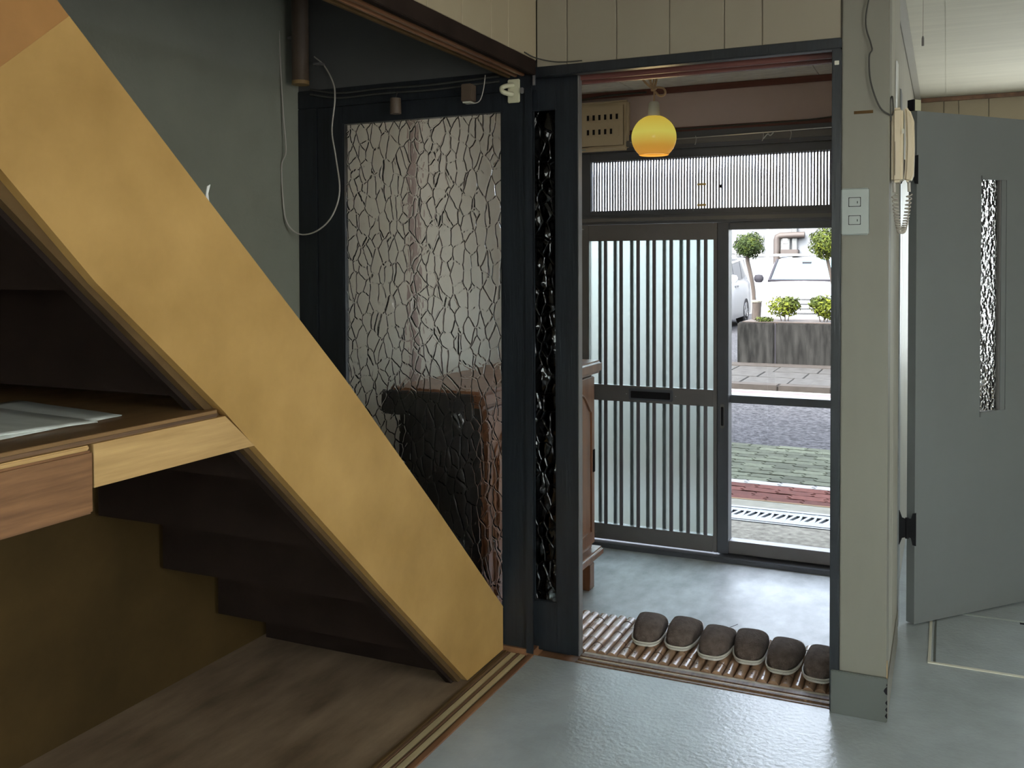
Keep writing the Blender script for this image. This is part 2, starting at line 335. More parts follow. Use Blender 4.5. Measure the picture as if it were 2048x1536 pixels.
B(-.2, .05, 5.475, 5.53, .70, 1.70, 'core', 'cream', wfar); B(1.45, 2.2, 5.475, 5.53, .70, 1.70, 'core', 'cream', wfar)
B(-.157, 2.19, 5.435, 5.459, ZC-.022, ZC-.001, 'cornice', 'brownwood', wfar, .003); B(-.157, -.128, 2.81, 5.43, ZC-.014, ZC-.001, 'cornice', 'cream', wh, .003)
# end of the wall: the pale column right of the opening
st(B(-.259, -.140, 2.690, 2.80, 0, ZC, 'wall_column', 'column', None, .003), 'narrow cream column face right of the entrance opening', 'wall')
bc = st(B(-.280, -.137, 2.678, 2.6895, 0, .118, 'baseboard_column', 'greygreen', None, .002), 'scuffed grey-green baseboard at the foot of the cream column', 'baseboard')
for i, (dz, h) in enumerate(((.075, .022), (.048, .012), (.03, .012), (.012, .014), (.099, .006))): MB().prism([(-.1366, dz), (-.1366, dz+h), (-.1366-h*.25, dz+h*.8), (-.1366-h*.42, dz+h*.45), (-.1366-h*.2, dz+h*.1)], 'y', 2.6775, 2.680).build('chip', 'slot', bc)
B(-.1395, -.137, 2.69, 3.28, 0.001, .10, 'return', 'column', bc, .001)
B(-.139, -.1375, 2.692, 2.698, .11, .16, 'splinter', 'pine', bc)
bl = thing('wall_mark', (-.2, 2.69, 1.6), 'strip of old brown tape on the cream column', 'tape'); tag(bl, kind=None)
B(-.228, -.18, 2.6885, 2.6899, 1.618, 1.626, 'tape_strip', 'batten', bl)
# beams, sills, jambs
t1 = thing('trim_1', (-.7, 2.75, 1.8), 'black head beam over the entrance opening', 'beam', kind='structure')
B(-1.165, -.2595, 2.688, 2.722, 1.795, 1.8255, 'fascia', 'black', t1, .003)
B(-1.10, -.284, 2.722, 2.756, 1.812, 1.825, 'groove', 'black', t1); B(-1.10, -.284, 2.756, 2.768, 1.787, 1.825, 'ridge', 'darkred', t1, .002)
B(-1.10, -.284, 2.768, 2.792, 1.805, 1.825, 'groove', 'darkred', t1); B(-1.10, -.284, 2.792, 2.812, 1.782, 1.825, 'ridge', 'darkred', t1, .002)
t2 = thing('trim_2', (-.7, 2.73, 0), 'worn wooden sliding-door sill of the entrance opening', 'sill', kind='structure')
B(-1.165, -.259, 2.7005, 2.79, -.31, -.012, 'body', 'brownwood', t2)
for a, b, z, m in ((2.7005, 2.712, .002, 'trackwood'), (2.712, 2.724, -.002, 'striplight'), (2.724, 2.736, .003, 'trackwood'), (2.738, 2.748, .001, 'striplight'), (2.75, 2.772, .003, 'trackwood'), (2.774, 2.79, .001, 'sole')):
    B(-1.03, -.259, a, b, -.012, z, 'rail', m, t2, .0015)
t3 = thing('trim_3', (-1.2, 0, 1.8), 'brown grooved lintel along the closet opening', 'beam', kind='structure')
B(-1.245, -1.153, -2.2, 2.688, 1.815, 1.8455, 'body', 'trackwood', t3)
B(-1.160, -1.149, -2.2, 2.688, 1.80, 1.8465, 'fascia', 'stairdark', t3, .002)
for a, b, z, m in ((-1.176, -1.163, 1.803, 'stairdark'), (-1.199, -1.186, 1.801, 'brownwood'), (-1.222, -1.211, 1.80, 'brownwood'), (-1.246, -1.234, 1.799, 'batten')): B(a, b, -2.2, 2.688, z, 1.82, 'ridge', m, t3, .002)
t4 = thing('trim_4', (-1.2, 0, 0), 'striped wooden sliding track on the floor beside the stairs', 'track', kind='structure')
B(-1.245, -1.163, -2.2, 2.688, -.06, -.004, 'body', 'trackwood', t4)
for a, b, z, m in ((-1.262, -1.252, .004, 'batten'), (-1.2515, -1.243, .002, 'trackwood'), (-1.240, -1.222, .001, 'striplight'), (-1.219, -1.211, .0025, 'trackwood'), (-1.208, -1.191, .001, 'striplight'), (-1.182, -1.164, .004, 'brownwood')):
    B(a, b, -2.2, 2.688, -.004, z, 'strip', m, t4, .001, seg=1)
t5 = thing('trim_5', (-.27, 2.74, 0), 'black right jamb of the entrance opening', 'jamb', kind='structure')
B(-.284, -.2595, 2.684, 2.73, .0005, 1.795, 'face', 'black', t5, .002); B(-.2835, -.2595, 2.73, 2.812, .0005, 1.812, 'reveal', 'black', t5)
B(-.277, -.2655, 2.6815, 2.684, 1.752, 1.763, 'catch', 'offwhite', t5, .0008)
t6 = thing('trim_6', (-1.2, 2.7, 0), 'black head and jamb framing the pebbled glass door', 'jamb', kind='structure')
B(XL, -1.166, 2.695, 2.79, 1.7605, 1.822, 'head', 'black', t6, .002); B(XL, -1.973, 2.695, 2.79, 0, 1.76, 'jamb', 'black', t6, .002)
B(-1.19, -1.166, 2.693, 2.699, .005, 1.7605, 'cover_strip', 'black', t6, .001)
B(-1.262, -1.075, 2.772, 2.80, -.31, 1.78, 'post', 'black', t6)
B(XL, -1.166, 2.695, 2.79, -.31, .015, 'sill', 'brownwood', t6)
B(-1.158, -1.151, 2.684, 2.690, 1.77, 1.85, 'corner_wire', 'metal', t6)

# ============================================================ DOORS
def sliding(name, x0, x1, y0, y1, gx0, gx1, gz0, gz1, z0, z1, glass, label, mat='black'):
    d = thing(name, ((x0+x1)/2, (y0+y1)/2, z0), label, 'door', kind='structure')
    B(x0, gx0, y0, y1, z0, z1, 'stile', mat, d, .002); B(gx1, x1, y0, y1, z0, z1, 'stile', mat, d, .002)
    B(gx0, gx1, y0, y1, gz1, z1, 'rail', mat, d, .002); B(gx0, gx1, y0, y1, z0, gz0, 'rail', mat, d, .002)
    yc = (y0+y1)/2; B(gx0-.004, gx1+.004, yc-.002, yc+.002, gz0-.004, gz1+.004, 'pane', glass, d)
    for a in (gx0, gx1-.004): B(a, a+.004, y0+.003, yc-.002, gz0, gz1, 'bead', mat, d)
    return d
sliding('door_1', -1.972, -1.1905, 2.700, 2.732, -1.868, -1.272, .134, 1.699, .016, 1.76, 'glass_pebble', 'black framed sliding door with a tall pane of pebbled glass')
d2 = sliding('window_4', -1.1895, -1.030, 2.737, 2.767, -1.184, -1.103, .160, 1.70, .004, 1.805, 'glass_dark', 'narrow black framed sidelight with a strip of dark pebbled glass')
d2['category'] = 'window'
B(-1.031, -1.0285, 2.736, 2.768, .004, 1.80, 'worn_edge', 'bronze', d2, .001)
YE = 4.56
fr = thing('trim_7', (-1, YE, -.2), 'dark bronze metal frame of the street entrance', 'frame', kind='structure')
B(-1.735, -1.70, YE-.04, YE+.07, -.2, 1.86, 'jamb', 'bronzedk', fr, .003); B(-.27, -.236, YE-.04, YE+.07, -.2, 1.86, 'jamb', 'bronzedk', fr, .003)
B(-1.70, -.27, YE-.035, YE+.07, 1.42, 1.462, 'crossbar', 'bronzedk', fr, .003); B(-1.70, -.27, YE-.045, YE-.03, 1.432, 1.45, 'bead', 'bronze', fr, .003)
B(-1.70, -.27, YE-.04, YE+.07, 1.78, 1.86, 'head', 'bronzedk', fr, .003); B(-1.72, -.25, YE-.05, YE-.035, 1.80, 1.83, 'bead', 'bronze', fr, .004)
B(-1.735, -.236, YE-.07, YE+.10, -.30, -.178, 'threshold', 'bronzedk', fr, .003)
B(-1.72, -.25, YE+.02, YE+.03, -.178, -.170, 'rail', 'bronze', fr)
B(-1.80, -1.736, YE-.045, YE+.05, -.2, 2.03, 'post', 'darkred', fr, .004)
w1 = thing('window_1', (-1, YE, 1.46), 'reeded glass transom over the street entrance', 'window', kind='structure')
B(-1.70, -1.641, YE-.02, YE+.03, 1.463, 1.779, 'stile', 'bronzedk', w1, .003); B(-.33, -.27, YE-.02, YE+.03, 1.463, 1.779, 'stile', 'bronzedk', w1, .003)
B(-1.641, -.33, YE-.02, YE+.03, 1.463, 1.489, 'rail', 'bronzedk', w1, .003); B(-1.641, -.33, YE-.02, YE+.03, 1.739, 1.779, 'rail', 'bronzedk', w1, .003)
def reed():
    mb = MB(); x0, x1, p = -1.642, -.329, .0141; n = int((x1-x0)/p); k = 6
    fr_ = []
    for i in range(n*k+1):
        x = x0+i*p/k; t = (i % k)/k; fr_.append((x, YE-.003-.0055*math.sin(math.pi*t)))
    for x, y in fr_: mb.v += [(x, y, 1.487), (x, y, 1.741), (x, YE+.003, 1.487), (x, YE+.003, 1.741)]
    for i in range(len(fr_)-1): a = 4*i; mb.f += [(a, a+4, a+5, a+1), (a+2, a+3, a+7, a+6)]
    return mb
reed().build('pane', 'glass_reed', w1)
for i in range(94): B(-1.642+i*.0141-.003, -1.642+i*.0141+.003, YE-.0095, YE-.0045, 1.487, 1.741, 'bar', 'bar', w1)
for z in (1.500, 1.60): B(-1.10, -1.055, YE-.013, YE-.010, z, z+.010, 'sticker', 'brass', w1, .001)
B(-.99, -.982, YE-.013, YE-.010, 1.585, 1.60, 'speck', 'slot', w1)
# left leaf with lattice
d3 = thing('door_3', (-1.35, YE, -.18), 'left leaf of the street entrance with frosted glass and vertical bars', 'door', kind='structure')
ya, yb = YE-.03, YE+.012
B(-1.698, -1.648, ya, yb, -.168, 1.418, 'stile', 'bronze', d3, .003); B(-1.016, -.995, ya, yb, -.168, 1.418, 'stile', 'bronze', d3, .003)
B(-1.648, -1.016, ya, yb, 1.338, 1.418, 'rail', 'bronze', d3, .003); B(-1.648, -1.016, ya, yb, .535, .615, 'rail', 'bronze', d3, .003); B(-1.648, -1.016, ya, yb, -.168, -.090, 'rail', 'bronze', d3, .003)
for a, b in ((.612, 1.341), (-.093, .538)): B(-1.650, -1.014, YE-.001, YE+.003, a, b, 'pane', 'glass_frost', d3)
for x in (-1.562, -1.480, -1.392, -1.310, -1.224, -1.140, -1.055):
    for a, b in ((.61, 1.342), (-.094, .54)): B(x-.0085, x+.0085, ya+.004, ya+.016, a, b, 'bar', 'bar', d3, .002)
for x in (-1.603, -1.522, -1.435, -1.352, -1.268, -1.183, -1.098):
    for a, b in ((.61, 1.342), (-.094, .54)): B(x-.0085, x+.0085, YE+.010, YE+.022, a, b, 'outer_bar', 'bar', d3)
ml = B(-1.436, -1.212, ya-.008, ya+.002, .548, .605, 'mail_slot', 'bronzedk', d3, .004); B(-1.425, -1.225, ya-.011, ya-.006, .557, .592, 'flap', 'slot', ml, .002)
for x in (-1.449, -1.199): MB().lathe([(0, -.002), (.004, 0), (0, .002)], (x, ya-.002, .575), 8).build('screw', 'metal', ml)
MB().lathe([(0, -.003), (.006, 0), (0, .003)], (-1.678, ya-.002, 1.398), 8).build('screw', 'metal', d3)
# right leaf, clear
d4 = thing('door_4', (-.6, YE, -.18), 'right leaf of the street entrance, clear glass showing the street', 'door', kind='structure')
yc0, yc1 = YE+.016, YE+.052
B(-.998, -.944, yc0-.046, yc1, -.168, 1.418, 'stile', 'bronzedk', d4, .003); B(-.30, -.271, yc0, yc1, -.168, 1.418, 'stile', 'bronzedk', d4, .003)
B(-.944, -.30, yc0-.03, yc1, 1.385, 1.418, 'rail', 'bronzedk', d4, .003); B(-.944, -.30, yc0, yc1, .552, .590, 'rail', 'bronzedk', d4, .003); B(-.944, -.30, yc0-.03, yc1, -.168, -.108, 'rail', 'bronze', d4, .003)
for a, b in ((.588, 1.387), (-.11, .554)): B(-.946, -.298, YE+.034, YE+.037, a, b, 'pane', 'glass_clear', d4)
pl = B(-.982, -.962, YE-.0335, YE-.0285, .435, .55, 'pull', 'bronze', d4, .003); B(-.978, -.966, YE-.0355, YE-.0305, .447, .538, 'recess', 'slot', pl, .002)
# grey open door
hx, hy_ = -.093, 3.44; ang = math.atan2(.40, .353)
d5 = thing('door_5', (hx, hy_, 0), 'open grey flush door with a narrow pebbled glass slit', 'door', kind='structure', rz=ang)
def DB(u0, u1, z0, z1, name, mat, t0=0., t1=.034, bevel=.002, parent=None): return B(u0, u1, t0, t1, z0, z1, name, mat, parent or d5, bevel, local=True)
MB().box(0, .300, 0, .034, .006, 1.727).box(.428, .78, 0, .034, .006, 1.727).box(.300, .428, 0, .034, 1.522, 1.727).box(.300, .428, 0, .034, .006, .690).build('leaf', 'greydoor', d5, local=True)
DB(.300, .428, .700, 1.512, 'pane', 'glass_small', .014, .018, 0)
DB(.300, .306, .690, 1.522, 'bead', 'greydoor', .002, .030, .001); DB(.404, .428, .690, 1.522, 'bead', 'greydoor', .002, .030, .001); DB(.396, .404, .690, 1.522, 'bead', 'bronze', .004, .014, .001)
DB(.300, .428, .684, .704, 'bead', 'greydoor', -.004, .012, .002); DB(.300, .428, 1.510, 1.524, 'bead', 'greydoor', -.004, .012, .002)
DB(-.006, .022, 1.728, 1.765, 'latch_block', 'hookcream', .004, .03, .001); DB(-.012, -.006, 1.728, 1.765, 'latch_side', 'slot', .004, .03, 0)
kn = MB().lathe([(.0, -.03), (.02, -.028), (.027, -.012), (.02, 0), (.012, .006), (.012, .02)], (0, 0, 0), 18); kn.v = [(.70+x, z-.02, .93+y) for x, y, z in kn.v]; kn.build('knob', 'metal', d5, smooth=True, local=True)
def hinge(zc, h):
    # butterfly hinge: leaf on the frame, barrel, leaf on the door edge
    r = []
    for s, u0, u1 in ((-1, -.052, -.024), (1, .0, .006)): pass
    lf = MB().prism([(-.150, zc-h/2), (-.139, zc-h/2), (-.131, zc-h*.30), (-.118, zc-h*.26), (-.118, zc+h*.26), (-.131, zc+h*.30), (-.139, zc+h/2), (-.150, zc+h/2)], 'y', 3.415, 3.419)
    lf.build('hinge_leaf', 'blackiron', d5)
    MB().tube([(-.116, 3.417, zc-h*.30), (-.116, 3.417, zc+h*.30)], .006, 10).build('hinge_barrel', 'blackiron', d5)
    MB().prism([(-.118, zc-h*.26), (-.104, zc-h*.30), (-.099, zc-h*.5), (-.088, zc-h*.52), (-.088, zc+h*.44), (-.099, zc+h*.42), (-.104, zc+h*.26), (-.118, zc+h*.26)], 'y', 3.424, 3.429).build('hinge_leaf', 'blackiron', d5)
hinge(.335, .115); hinge(1.535, .10)
# frame post carrying the door
B(-.158, -.141, 3.402, 3.50, 0, 1.80, 'trim_8', 'greydoor', None, .003); st(bpy.data.objects['trim_8'], 'grey painted door post the open door hangs from', 'post')

# ============================================================ STAIRCASE
sc = thing('staircase', (-1.66, 1.8, 0), 'enclosed wooden staircase with a wide ochre plywood stringer', 'staircase')
upper = [(2.690, .142), (2.27, .548), (1.838, .954), (1.393, 1.344), (1.085, 1.617)]
lower = [(.962, 1.362), (1.13, 1.193), (1.43, .938), (1.521, .852), (2.0, .408), (2.445, .004), (2.690, .004)]
seam = [(.955, 1.507), (1.085, 1.617)]
MB().prism(upper+[(.955, 1.507)]+[(.957, 1.367)]+lower[1:], 'x', -1.288, -1.268).build('stringer', 'ply', sc)
top = [(1.085, 1.617), (.40, 2.235), (-.2, 2.76), (-.2, 2.42), (.955, 1.367), (.955, 1.507)]
MB().prism(top, 'x', -1.2882, -1.2685).build('stringer', 'ply_dark', sc)
# batten behind the lower edge
bt = [(2.425, .004), (2.0, .393), (1.521, .838), (1.13, 1.180), (.40, 1.845), (.40, 1.90), (1.13, 1.23), (1.521, .89), (2.0, .44), (2.44, .03), (2.44, .004)]
MB().prism(bt, 'x', -1.306, -1.2885).build('batten', 'batten', sc)
MB().prism([(y, z-.012) if i < 5 else (y, z) for i, (y, z) in enumerate(bt)], 'x', -1.325, -1.3065).build('batten', 'stairdark', sc)
# second stringer on the wall
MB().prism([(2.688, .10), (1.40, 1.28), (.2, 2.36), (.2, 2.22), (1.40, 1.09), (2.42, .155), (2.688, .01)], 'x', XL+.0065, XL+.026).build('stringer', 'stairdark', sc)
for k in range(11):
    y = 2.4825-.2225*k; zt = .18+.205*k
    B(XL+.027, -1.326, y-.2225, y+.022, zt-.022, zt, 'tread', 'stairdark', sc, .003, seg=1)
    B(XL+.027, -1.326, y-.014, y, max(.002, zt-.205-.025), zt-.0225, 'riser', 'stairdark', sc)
MB().prism([(0, 0), (.009, .004), (.006, .022), (.012, .040), (.004, .036), (0, .018)], 'x', 0, .0015).move((-1.277, 1.395, 1.335)).build('paper_scrap', 'white')
tag(bpy.data.objects['paper_scrap'], 'small white paper scrap sticking up from the stringer edge', 'paper')
# desk shelf under the stairs
dk = thing('desk', (-1.66, .9, .94), 'wooden shelf desk built in under the stairs', 'desk')
MB().prism([(XL+.007, .3), (-1.268, .3), (-1.268, 1.41), (-1.328, 1.47), (-1.328, 1.574), (XL+.027, 1.574)], 'z', .930, .9445).build('desktop', 'desk', dk, .001, seg=1)
B(-1.2685, -1.2655, .3, 1.408, .9325, .938, 'edge_line', 'trackwood', dk)
MB().prism([(1.120, .857), (1.517, .857), (1.432, .9295), (1.120, .9295)], 'x', -1.288, -1.2665).build('apron', 'pine', dk, .001, seg=1)
B(-1.30, -1.262, .3, 1.1155, .817, .921, 'apron', 'redwood', dk, .004); B(-1.28, -1.263, .3, 1.1085, .9215, .9295, 'lath', 'pine', dk, .002)
def sheet(pts, z, curl, name, label):
    (a, b, c, d) = [Vector((*p, z)) for p in pts]
    def fn(u, v):
        p = a.lerp(b, u).lerp(d.lerp(c, u), v); p.z += curl*max(0, u-.45)**2*max(0, v-.3)*4+.0004*math.sin(7*u+3*v); return p
    mb = MB().grid(fn, 12, 8); o = mb.build(name, 'paper', smooth=True)
    sm = o.modifiers.new('thickness', 'SOLIDIFY'); sm.thickness = .0016; sm.offset = 1
    return o
tag(sheet([(-1.37, 1.275), (-1.72, 1.335), (-1.70, .96), (-1.35, .93)], .9462, .0, 'paper_sheet', ''), 'grey printed paper sheet lying at the back of the desk', 'paper')
tag(sheet([(-1.338, 1.192), (-1.66, 1.235), (-1.70, .93), (-1.395, .92)], .9492, .0, 'paper_sheet', ''), 'grey printed paper sheet on top near the desk edge', 'paper')

# ============================================================ ENTRANCE HALL WALLS AND THINGS
we = thing('wall_entrance', (-1, 4.6, 0), 'mauve plaster wall above the street entrance', 'wall', kind='structure')
B(XL, -.236, YE+.0, 4.70, 1.861, ZC, 'plaster', 'mauve', we); B(XL, -1.8005, YE, 4.70, -.3, 1.861, 'plaster', 'mauve', we)
B(XL, -.236, YE-.012, YE-.0005, 2.054, 2.084, 'board', 'darkred', we, .002)
B(-1.8, -.236, YE-.016, YE-.0005, 1.862, 1.885, 'board', 'darkred', we, .002)
bb = thing('breaker_box', (-1.6, YE, 1.78), 'beige circuit breaker panel mounted high on the mauve wall', 'breaker panel')
B(-1.84, -1.432, YE-.055, YE-.013, 1.785, 2.033, 'case', 'ivory', bb, .012, seg=3); B(-1.825, -1.450, YE-.066, YE-.056, 1.805, 2.012, 'cover', 'ivory', bb, .008)
B(-1.76, -1.674, YE-.068, YE-.0665, 1.825, 1.985, 'main_breaker', 'slot', bb, .002)
for r_, n in ((1.952, 6), (1.880, 5)):
    for i in range(n):
        x = -1.637+i*.0302
        f_ = B(x-.012, x+.012, YE-.0685, YE-.0665, r_-.026, r_+.026, 'switch', 'ivory', bb, .001); B(x-.006, x+.006, YE-.0695, YE-.0686, r_-.014, r_+.012, 'lever', 'slot', f_)
B(-1.498, -1.474, YE-.0685, YE-.0665, 1.854, 1.906, 'switch', 'ivory', bb, .001)
for x in (-1.70, -1.665): B(x-.012, x+.012, YE-.0575, YE-.0562, 1.791, 1.799, 'label', 'plate', bb)
B(-1.708, -1.690, YE-.0695, YE-.0682, 1.91, 1.925, 'lever', 'metal', bb); B(-1.708, -1.690, YE-.0695, YE-.0682, 1.862, 1.872, 'lever', 'metal', bb)
# shoe cabinet
cb = thing('shoe_cabinet', (-1.55, 3.3, -.2), 'reddish-brown wooden shoe cabinet with arched panel doors', 'cabinet')
B(-1.79, -1.405, 2.84, 4.042, .735, .792, 'top', 'cabinet', cb, .012, seg=3)
B(-1.77, -1.440, 2.89, 3.985, -.045, .735, 'body', 'cab_shaded', cb, .003); B(-1.4405, -1.4396, 2.885, 3.99, -.044, .734, 'face_frame', 'cabinet', cb); B(-1.80, -1.44, 2.822, 2.839, .70, .785, 'end_board', 'cab_shaded', cb, .004)  # body and end board carry the painted-in shade
B(-1.785, -1.395, 2.86, 4.03, -.085, -.045, 'base_moulding', 'cabinet', cb, .010, seg=3)
for x, y in ((-1.43, 3.86), (-1.43, 2.93), (-1.75, 3.86), (-1.75, 2.93)): B(x-.028, x+.028, y, y+.06, -.2, -.0855, 'foot', 'cab_shaded' if x < -1.5 else 'cabinet', cb, .004)  # back feet take the shaded colour, front feet the plain wood
def arch_door(ya, yb, nm):
    x = -1.4395; dr = B(x, x+.018, ya, yb, -.02, .725, nm, 'cabinet', cb, .004)
    m = .05; za, zb = .04, .66
    def arch(off):
        P = [(ya+m+off, za+off), (yb-m-off, za+off)]; n = 14
        for i in range(n+1):
            t = i/n; y = (yb-m-off)+(ya-yb+2*m+2*off)*t; P.append((y, zb-off-.09*(1-math.sin(math.pi*t)**1.3)))
        return P
    MB().tube([(x+.019, *p) for p in arch(0)]+[(x+.019, *arch(0)[0])], .006, 8).build('moulding', 'cabinet', dr, smooth=True)
    MB().prism(arch(.022), 'x', x+.018, x+.024).build('panel', 'cabinet', dr, .004)
arch_door(2.90, 3.255, 'door'); arch_door(3.26, 3.615, 'door'); arch_door(3.62, 3.98, 'door')
B(-1.421, -1.416, 3.955, 3.972, .30, .40, 'finger_pull', 'slot', cb, .001)
wb = B(-1.73, -1.69, 4.40, 4.45, -.19, .757, 'wooden_post', 'darkred', None, .003)
tag(wb, 'reddish wooden post standing behind the shoe cabinet', 'post')
fe = bpy.data.objects['floor_entrance']
for pts in ([(-1.05, 3.45), (-.93, 3.36), (-.86, 3.36), (-.80, 3.31), (-.62, 3.33), (-.48, 3.27)], [(-.86, 3.36), (-.90, 3.27), (-.97, 3.20), (-1.0, 3.12)], [(-.75, 3.75), (-.80, 3.62), (-.74, 3.52)], [(-.48, 3.27), (-.44, 3.18), (-.46, 3.12)]):
    MB().tube(catmull([(x+random.uniform(-.01, .01), y+random.uniform(-.01, .01), -.2) for x, y in pts], 4), .0013, 4).build('crack', 'slot', fe)
for x, y in ((-.77, 3.33), (-1.15, 3.37), (-.52, 3.55), (-1.28, 3.52)): MB().lathe([(.005, 0), (0, .002)], (x, y, -.2), 6).build('speck', 'slot', fe)
# bamboo mat
bm_ = thing('bamboo_mat', (-.66, 2.95, 0), 'mat of split bamboo lengths on the entrance step', 'mat')
B(-1.16, -.237, 2.7905, 3.10, -.05, -.004, 'step_board', 'brownwood', bm_, .003); B(-1.16, -.237, 3.06, 3.10, -.2, -.0505, 'step_riser', 'brownwood', bm_)
def slat():
    mb = MB(); n = 8; L = .315; rings = []
    ysn = [0, .04, .09, .095, .10, .105, .15, .21, .215, .22, .225, .27, L]
    for y in ysn:
        bulge = .0012 if y in (.095, .10, .215, .22) else 0
        for j in range(n+1):
            a = math.pi*j/n; mb.v.append((-(.0155)*math.cos(a), y, (.0125+bulge)*math.sin(a)))
    for i in range(len(ysn)-1):
        for j in range(n): q = i*(n+1)+j; mb.f.append((q, q+1, q+n+2, q+n+1))
    mb.f.append(tuple(range(n, -1, -1))); q = (len(ysn)-1)*(n+1); mb.f.append(tuple(range(q, q+n+1)))
    return mb
proto = None; nodep = None
for i in range(28):
    x = -1.14+i*.0328
    if proto is None:
        o = proto = slat().build('bamboo_slat', 'bamboo', bm_, smooth=True)
    else:
        o = proto.copy(); C.objects.link(o)
    o.parent = bm_; o.matrix_parent_inverse = bm_.matrix_basis.inverted()
    o.location = (x, 2.793+random.uniform(-.003, .003), -.003); flip = i % 2
    for yn in ((.10, .217) if i % 3 == 0 else ((.06,) if i % 3 == 1 else (.17, .27))):
        mb = MB(); P = [(-.0158*math.cos(math.pi*j/10), 0, .0131*math.sin(math.pi*j/10)) for j in range(11)]
        if nodep is None: nodep = mb.tube(P, .0011, 5).build('bamboo_node', 'node', o, local=True); nd = nodep
        else: nd = nodep.copy(); C.objects.link(nd); nd.parent = o
        nd.location = (0, yn, 0)
    for yn in (.03, .285):
        if i == 0 and yn == .03: nail0 = nl = MB().lathe([(0, .0011), (.0017, .0008), (.0019, 0)], (0, 0, 0), 6).build('nail', 'slot', o, local=True)
        else: nl = nail0.copy(); C.objects.link(nl); nl.parent = o
        nl.location = (0, yn, .0124)
# slippers, toes toward the viewer
def slipper_meshes():
    Ln, Wd = .25, .101
    def outline(n=40, s=1.0):
        P = []
        for i in range(n):
            a = 2*math.pi*i/n; ca, sa = math.cos(a), math.sin(a)
            e = .62 if sa < 0 else .8       # blunt toe at -y
            x = math.copysign(abs(ca)**e, ca)*Wd/2*(1 if sa < 0 else .92)*s; y = math.copysign(abs(sa)**(.72 if sa < 0 else .9), sa)*Ln/2*s
            P.append((x, y))
        return P
    sole = MB().prism(outline(), 'z', 0, .0105)
    piping = MB().tube([(x, y, .0125) for x, y in outline(s=1.005)]+[(outline(s=1.005)[0][0], outline(s=1.005)[0][1], .0125)], .003, 6)
    insole = MB().prism(outline(s=.96), 'z', .0107, .017)
    def vamp(u, v):   # u across 0..1, v from toe(0) to opening(1)
        y = -Ln/2+.004+v*.128
        yy = max(-1, min(1, (y)/(Ln/2))); hw = Wd/2*min(1, (1-abs(yy)**3.0)**.42)*1.0 if yy < 0 else Wd/2*(1-abs(yy)**2.2)**.45
        h = .014+.050*(1-(1-min(1, v*1.25))**2.2)**.6
        a = math.pi*u; x = -hw*math.copysign(abs(math.cos(a))**.75, math.cos(a)); z = .014+(h-.014)*abs(math.sin(a))**.62
        yb_ = .030*(1-abs(math.sin(a)))*v   # opening curves back at the sides
        return (x, y+yb_, z)
    return sole, piping, insole, MB().grid(vamp, 20, 14)
msl = None
spots = [(-.876, 2.885, 5), (-.764, 2.894, 0), (-.650, 2.866, -2), (-.549, 2.878, 4), (-.438, 2.850, -3), (-.327, 2.834, -5)]
labs = ['brown felt slipper, leftmost of the row on the bamboo mat', 'brown felt slipper, second from the left in the row', 'brown felt slipper, third from the left in the row',
        'brown felt slipper with a dented upper, fourth from the left in the row', 'brown felt slipper, fifth from the left in the row', 'brown felt slipper, rightmost of the row, half hidden by the black jamb']
first = None
for (x, y, a), lab in zip(spots, labs):
    r_ = thing('slipper', (x, y+.117, .0105), lab, 'slipper', 'slippers lined up on the bamboo mat', rz=math.radians(a))
    if first is None:
        A = slipper_meshes()
        first = [A[0].build('sole', 'sole', r_, .003, local=True), A[1].build('piping', 'sole', r_, smooth=True, local=True), A[2].build('insole', 'felt_in', r_, local=True), A[3].build('upper', 'felt', r_, smooth=True, local=True)]
        sm = first[3].modifiers.new('thickness', 'SOLIDIFY'); sm.thickness = .004
    else:
        for p in first: c = p.copy(); C.objects.link(c); c.parent = r_
